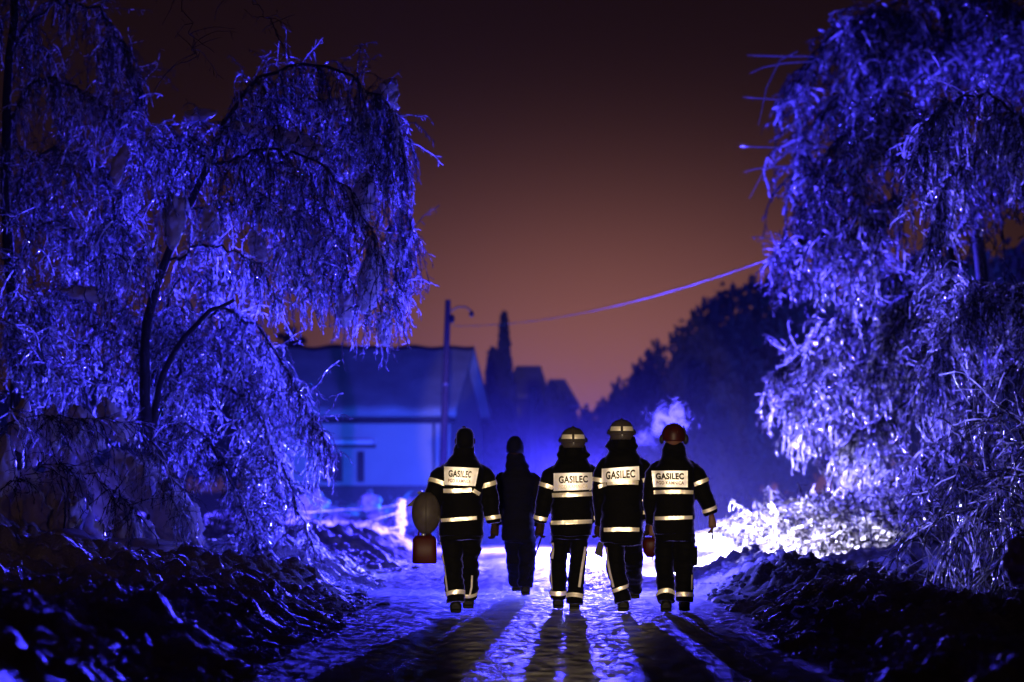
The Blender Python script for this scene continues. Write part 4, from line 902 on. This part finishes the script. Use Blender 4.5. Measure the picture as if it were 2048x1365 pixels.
sleeve_tape(p4, 'r', .66); sleeve_tape(p4, 'r', .35, False, .036); sleeve_tape(p4, 'r', .78, False, .036); sleeve_tape(p4, 'l', .7)
proj_strip(p4, p4.tt, [(1212, 1095), (1214, 1118), (1219, 1145), (1226, 1174)], 4.2, 'leg_stripe', M['tape'])
ring_strip(p4, p4.tt, p4.Pj['knl'].lerp(p4.Pj['anl'], .66), Vector((.35, 0, -1)), .035, 'ankle_tape', M['tape'], rmax=.2)
proj_strip(p4, p4.tt, [(1256, 1203), (1272, 1202)], 5, 'ankle_tape', M['tape'])
fire_helmet(p4, p4.P(1243, 864), .124)
# ---- red helmet
p5 = make_person(1348, 1223, 'firefighter in a red helmet with an ear muff, right arm held out, rightmost', dict(
    head=(1347, 875), neck=(1348, 900), shl=(1317, 916), shr=(1382, 917), ell=(1302, 985, .0), elr=(1406, 985, .0), wrl=(1306, 1046, .10), wrr=(1423, 1030, .03),
    hipl=(1330, 1064), hipr=(1368, 1064), knl=(1329, 1130, .04), knr=(1370, 1130, .06), anl=(1331, 1195, -.14), anr=(1369, 1194, .02), hem=1056, hemw=82, cx=1348, collw=44, collh=.04, zsr=.88, smid=.34, cfl=.010, ftl=1226, ftr=1220, legw=.100, curl=.5, skinhands=True))
panel(p5, p5.jt, [(1302, 942), (1374, 942), (1374, 975), (1306, 974.5)], [('GASILEC', .10, .89, .14, .54, M['ink'], .052), ('PGD KAMNICA', .10, .89, .64, .84, M['ink4'], .025)])
tape(p5, 1307, 985, 1386, 985, 7.5, bow=-1); tape(p5, 1309, 1037, 1384, 1035, 7, 'hem_tape')
sleeve_tape(p5, 'r', .68, True, .038); sleeve_tape(p5, 'r', .74, False, .036)
for L_ in ([(1308, 1115), (1310, 1150), (1311, 1180)], [(1384, 1150), (1383, 1180)]): proj_strip(p5, p5.tt, L_, 2.4, 'leg_stripe', M['tape'])
for q, t in (('l', .90), ('r', .95)): ring_strip(p5, p5.tt, p5.Pj['kn'+q].lerp(p5.Pj['an'+q], t), p5.Pj['an'+q]-p5.Pj['kn'+q], .042, 'ankle_tape', M['tape'], rmax=.2)
c = p5.P(1347, 870); a = Acc(); r = .118
a.rings([(c.x, c.y, c.z+t*r, max(.01, r*math.sqrt(max(0, 1-max(t, -.1)**2))), max(.01, r*1.15*math.sqrt(max(0, 1-max(t, -.1)**2)))) for t in np.linspace(-.55, 1, 11)], 26); hm = a.build('helmet', M['redh'], p5.root)
for zz, yy in ((.52, 0), (.2, 0)):
    a = Acc(); A = np.linspace(.1, math.pi-.1, 14); a.tube([(c.x+zz*r*.6*(1 if zz > .3 else -2), c.y-math.cos(t)*r*1.1, c.z+math.sin(t)*r*.93) for t in A], .008, 6); a.build('rib', M['redh'], hm)
a = Acc(); a.rings([(c.x, c.y+.10, c.z-.015, r*.8, .10), (c.x, c.y+.10, c.z+.0, r*.78, .095)], 18); a.build('peak', M['redh'], hm)
a = Acc(); a.ball((c.x+r*1.02, c.y+.0, c.z-.045), (.030, .045, .052)); a.build('ear_muff', M['dark'], hm)
a = Acc(); a.ball((c.x-r*1.0, c.y+.0, c.z-.045), (.024, .045, .050)); a.build('ear_muff', M['dark'], hm)
a = Acc(); a.tube([(c.x+r*1.04, c.y, c.z-.03), (c.x+r*1.0, c.y, c.z+.03), (c.x+r*.82, c.y, c.z+.09)], .007, 6); a.build('muff_arm', M['dark'], hm)
a = Acc(); a.rings([(c.x, c.y, c.z-.16, .062, .068), (c.x, c.y, c.z-.10, .074, .085), (c.x, c.y-.005, c.z-.05, .086, .10)], 16); a.build('hood', M['redp'], p5.root)
a = Acc(); q = p5.P(1388, 1112, 0); a.box(q, (.03, .07, .09), 0, .1); a.build('cargo_pocket', M['cloth'], p5.root)

# ---- carried things
h = p1.Pj['wrl']; root = empty('fuel_can', p1.P(850, 1127, .02)); tag(root, 'dark red fuel can hanging from the leftmost firefighter\'s left hand', 'fuel can')
c = p1.P(849, 1098, .03); a = Acc(); a.rings([(c.x, c.y, c.z-.145, .105, .07), (c.x, c.y, c.z-.13, .122, .085), (c.x, c.y, c.z+.09, .118, .085), (c.x, c.y, c.z+.125, .09, .06), (c.x, c.y, c.z+.13, .05, .03)], 24, 4)
a.build('can_body', M['redp'], root)
a = Acc(); a.tube([(c.x-.06, c.y, c.z+.12), (c.x-.055, c.y, c.z+.165), (c.x+.05, c.y, c.z+.165), (c.x+.06, c.y, c.z+.12)], .012, 8); a.build('handle', M['redp'], root)
a = Acc(); a.rings([(c.x-.01, c.y-.03, c.z+.12, .022, .022), (c.x-.01, c.y-.03, c.z+.155, .022, .022)], 12); a.build('cap', M['metal'], root)
c = p1.P(853, 1026, -.14); hroot = empty('carried_helmet', c); tag(hroot, 'brown-grey fire helmet slung on the leftmost firefighter\'s forearm above the fuel can', 'helmet')
a = Acc(); ts = np.linspace(0, 1, 11); a.rings([(c.x, c.y, c.z+(-1+2*t)*.200, .142*math.sin(math.pi*(t*.94+.03))**.48, .115*math.sin(math.pi*(t*.94+.03))**.62) for t in ts], 26); a.build('shell', M['helmet'], hroot)
a = Acc(); A = np.linspace(.2, math.pi-.2, 18); a.tube([(c.x, c.y-math.sin(t)*.124, c.z-math.cos(t)*.20) for t in A], .008, 6); a.build('comb', M['helmet'], hroot)
a = Acc(); q = [p1.P(812, 1014, -.12), p1.P(838, 990, -.12), p1.P(834, 984, -.12), p1.P(845, 982, -.12), p1.P(848, 996, -.13), p1.P(833, 1012, -.13)]
V = [tuple(v) for v in q]+[tuple(v+Vector((0, .05, 0))) for v in q]; f = [[0, 1, 4, 5], [1, 2, 3, 4], [6, 11, 10, 7], [7, 10, 9, 8]]+[[i, i+6, (i+1) % 6+6, (i+1) % 6] for i in range(6)]
a.add(V, f); a.build('brim', M['helmet'], hroot, smooth=False)
st = Acc(); hd = p3.P(1086, 1066, .06); st.tube([hd+Vector((.01, 0, .10)), hd, p3.P(1070, 1115, .25), p3.P(1055, 1160, .45)], [.010, .009, .008, .007], 8)
tag(st.build('thin_stick', M['dark']), 'thin dark stick slanting down from the centre firefighter\'s left hand', 'stick')
root = empty('chainsaw', p4.P(1303, 1095, .05)); tag(root, 'dark red chainsaw hanging in the hand between the two rightmost firefighters', 'chainsaw')
c = p4.P(1303, 1092, .10); a = Acc(); a.rings([(c.x-.01, c.y, c.z-.115, .035, .07), (c.x-.01, c.y, c.z-.06, .072, .10), (c.x, c.y, c.z+.03, .095, .13), (c.x, c.y, c.z+.085, .070, .10)], 20, 3.2); a.build('motor_housing', M['redp'], root)
a = Acc(); a.tube([(c.x-.075, c.y+.02, c.z+.06), (c.x-.06, c.y+.02, c.z+.135), (c.x+.05, c.y+.02, c.z+.14), (c.x+.085, c.y+.02, c.z+.05)], .011, 8); a.build('front_handle', M['dark'], root)
a = Acc(); a.box((c.x+.03, c.y+.30, c.z-.05), (.004, .22, .035), 0, -.35); a.build('guide_bar', M['metal'], root)
a = Acc(); a.rings([(c.x-.01, c.y-.09, c.z+.10, .018, .018), (c.x-.01, c.y-.09, c.z+.125, .018, .018)], 10); a.build('filler_cap', M['metal'], root)
root = empty('hand_axe', p4.P(1200, 1100, .10)); tag(root, 'dark axe hanging head down at the tall firefighter\'s left thigh', 'axe')
a = Acc(); a.tube([p4.P(1205, 1064, .12), p4.P(1201, 1110, .14)], .012, 8); a.build('handle', M['wood'], root)
a = Acc(); q = [p4.P(1198, 1083, .11), p4.P(1208, 1083, .11), p4.P(1206, 1117, .11), p4.P(1188, 1108, .11)]; V = [tuple(v) for v in q]+[tuple(v+Vector((0, .03, 0))) for v in q]
a.add(V, [[0, 1, 2, 3], [4, 7, 6, 5], [0, 4, 5, 1], [1, 5, 6, 2], [2, 6, 7, 3], [3, 7, 4, 0]]); a.build('axe_head', M['dark'], root, smooth=False)
a = Acc(); a.tube([p5.P(1424, 1056, .05), p5.P(1426, 1079, .06)], [.011, .007], 8); tag(a.build('short_tool', M['dark']), 'short dark tool pointing down from the rightmost firefighter\'s right hand', 'tool')

# ------------------------------------------------------------------ breath
def cloud(label, px, py, d, rx, rz, dens, seed):
    c = W(px, py, d); o = clump(None, c, (rx, rx*.6, rz), (0, 0, 1), seed, None, 'breath_cloud'); o.data.materials.clear()
    m = bpy.data.materials.new('breath'); m.use_nodes = True; t = m.node_tree; t.nodes.clear()
    v = N(t, 'ShaderNodeVolumePrincipled'); v.inputs['Color'].default_value = (.95, .95, .95, 1); v.inputs['Anisotropy'].default_value = .5
    tcn = N(t, 'ShaderNodeNewGeometry'); n = N(t, 'ShaderNodeTexNoise'); n.inputs['Scale'].default_value = 9; n.inputs['Detail'].default_value = 5; n.inputs['Distortion'].default_value = .8
    t.links.new(tcn.outputs['Position'], n.inputs['Vector'])
    sb = N(t, 'ShaderNodeVectorMath', operation='SUBTRACT'); sb.inputs[1].default_value = c; t.links.new(tcn.outputs['Position'], sb.inputs[0])
    dv = N(t, 'ShaderNodeVectorMath', operation='DIVIDE'); dv.inputs[1].default_value = (rx, rx*.6, rz); t.links.new(sb.outputs[0], dv.inputs[0])
    ln = N(t, 'ShaderNodeVectorMath', operation='LENGTH'); t.links.new(dv.outputs[0], ln.inputs[0])
    fall = mth(t, 'SUBTRACT', 1.0, ln.outputs['Value'])
    q = mth(t, 'ADD', mth(t, 'MULTIPLY', mth(t, 'SUBTRACT', n.outputs[0], .55), 3.2), mth(t, 'SUBTRACT', mth(t, 'MULTIPLY', fall, 1.3), .35))
    q = mth(t, 'MULTIPLY', mth(t, 'MAXIMUM', q, 0.0), dens); t.links.new(q, v.inputs['Density'])
    o2 = N(t, 'ShaderNodeOutputMaterial'); t.links.new(v.outputs[0], o2.inputs['Volume']); o.data.materials.append(m)
    tag(o, label, 'breath cloud', None, 'stuff')
cloud('bright wisp of frozen breath rising above the red helmet', 1341, 842, 39.6, .34, .30, 6.0, 2.0)
cloud('faint breath cloud drifting between the two rightmost helmets', 1288, 880, 39.8, .22, .18, 2.0, 5.0)

# ------------------------------------------------------------------ low mist volume, added and shaped to hold the blue glow
mb = Acc(); mb.box((0, 103, 2.4), (26, 50, 3.6)); mo = mb.build('glow_mist', None, smooth=False); mo['kind'] = 'stuff'
m = bpy.data.materials.new('glow_mist'); m.use_nodes = True; t = m.node_tree; t.nodes.clear()
v = N(t, 'ShaderNodeVolumePrincipled'); v.inputs['Color'].default_value = (.9, .9, .92, 1); v.inputs['Anisotropy'].default_value = .1
g = N(t, 'ShaderNodeNewGeometry'); sp_ = N(t, 'ShaderNodeSeparateXYZ'); t.links.new(g.outputs['Position'], sp_.inputs[0])
q = mth(t, 'MAXIMUM', mth(t, 'DIVIDE', mth(t, 'SUBTRACT', 6.0, sp_.outputs['Z']), 6.0), 0.0)
ys_ = mth(t, 'MINIMUM', mth(t, 'MAXIMUM', mth(t, 'DIVIDE', mth(t, 'SUBTRACT', sp_.outputs['Y'], 53.0), 14.0), 0.0), 1.0)
t.links.new(mth(t, 'MULTIPLY', mth(t, 'MULTIPLY', mth(t, 'POWER', q, 3.0), ys_), .0011), v.inputs['Density'])
o2 = N(t, 'ShaderNodeOutputMaterial'); t.links.new(v.outputs[0], o2.inputs['Volume']); mo.data.materials.append(m)
# ------------------------------------------------------------------ misty air
hz = Acc(); hz.box((0, 85, 4.75), (75, 95, 7.25)); ho = hz.build('haze', None, smooth=False); ho['kind'] = 'stuff'
m = bpy.data.materials.new('haze'); m.use_nodes = True; t = m.node_tree; t.nodes.clear()
v = N(t, 'ShaderNodeVolumePrincipled'); v.inputs['Color'].default_value = (.9, .9, .92, 1); v.inputs['Density'].default_value = .00003; v.inputs['Anisotropy'].default_value = .15
o2 = N(t, 'ShaderNodeOutputMaterial'); t.links.new(v.outputs[0], o2.inputs['Volume']); ho.data.materials.append(m)
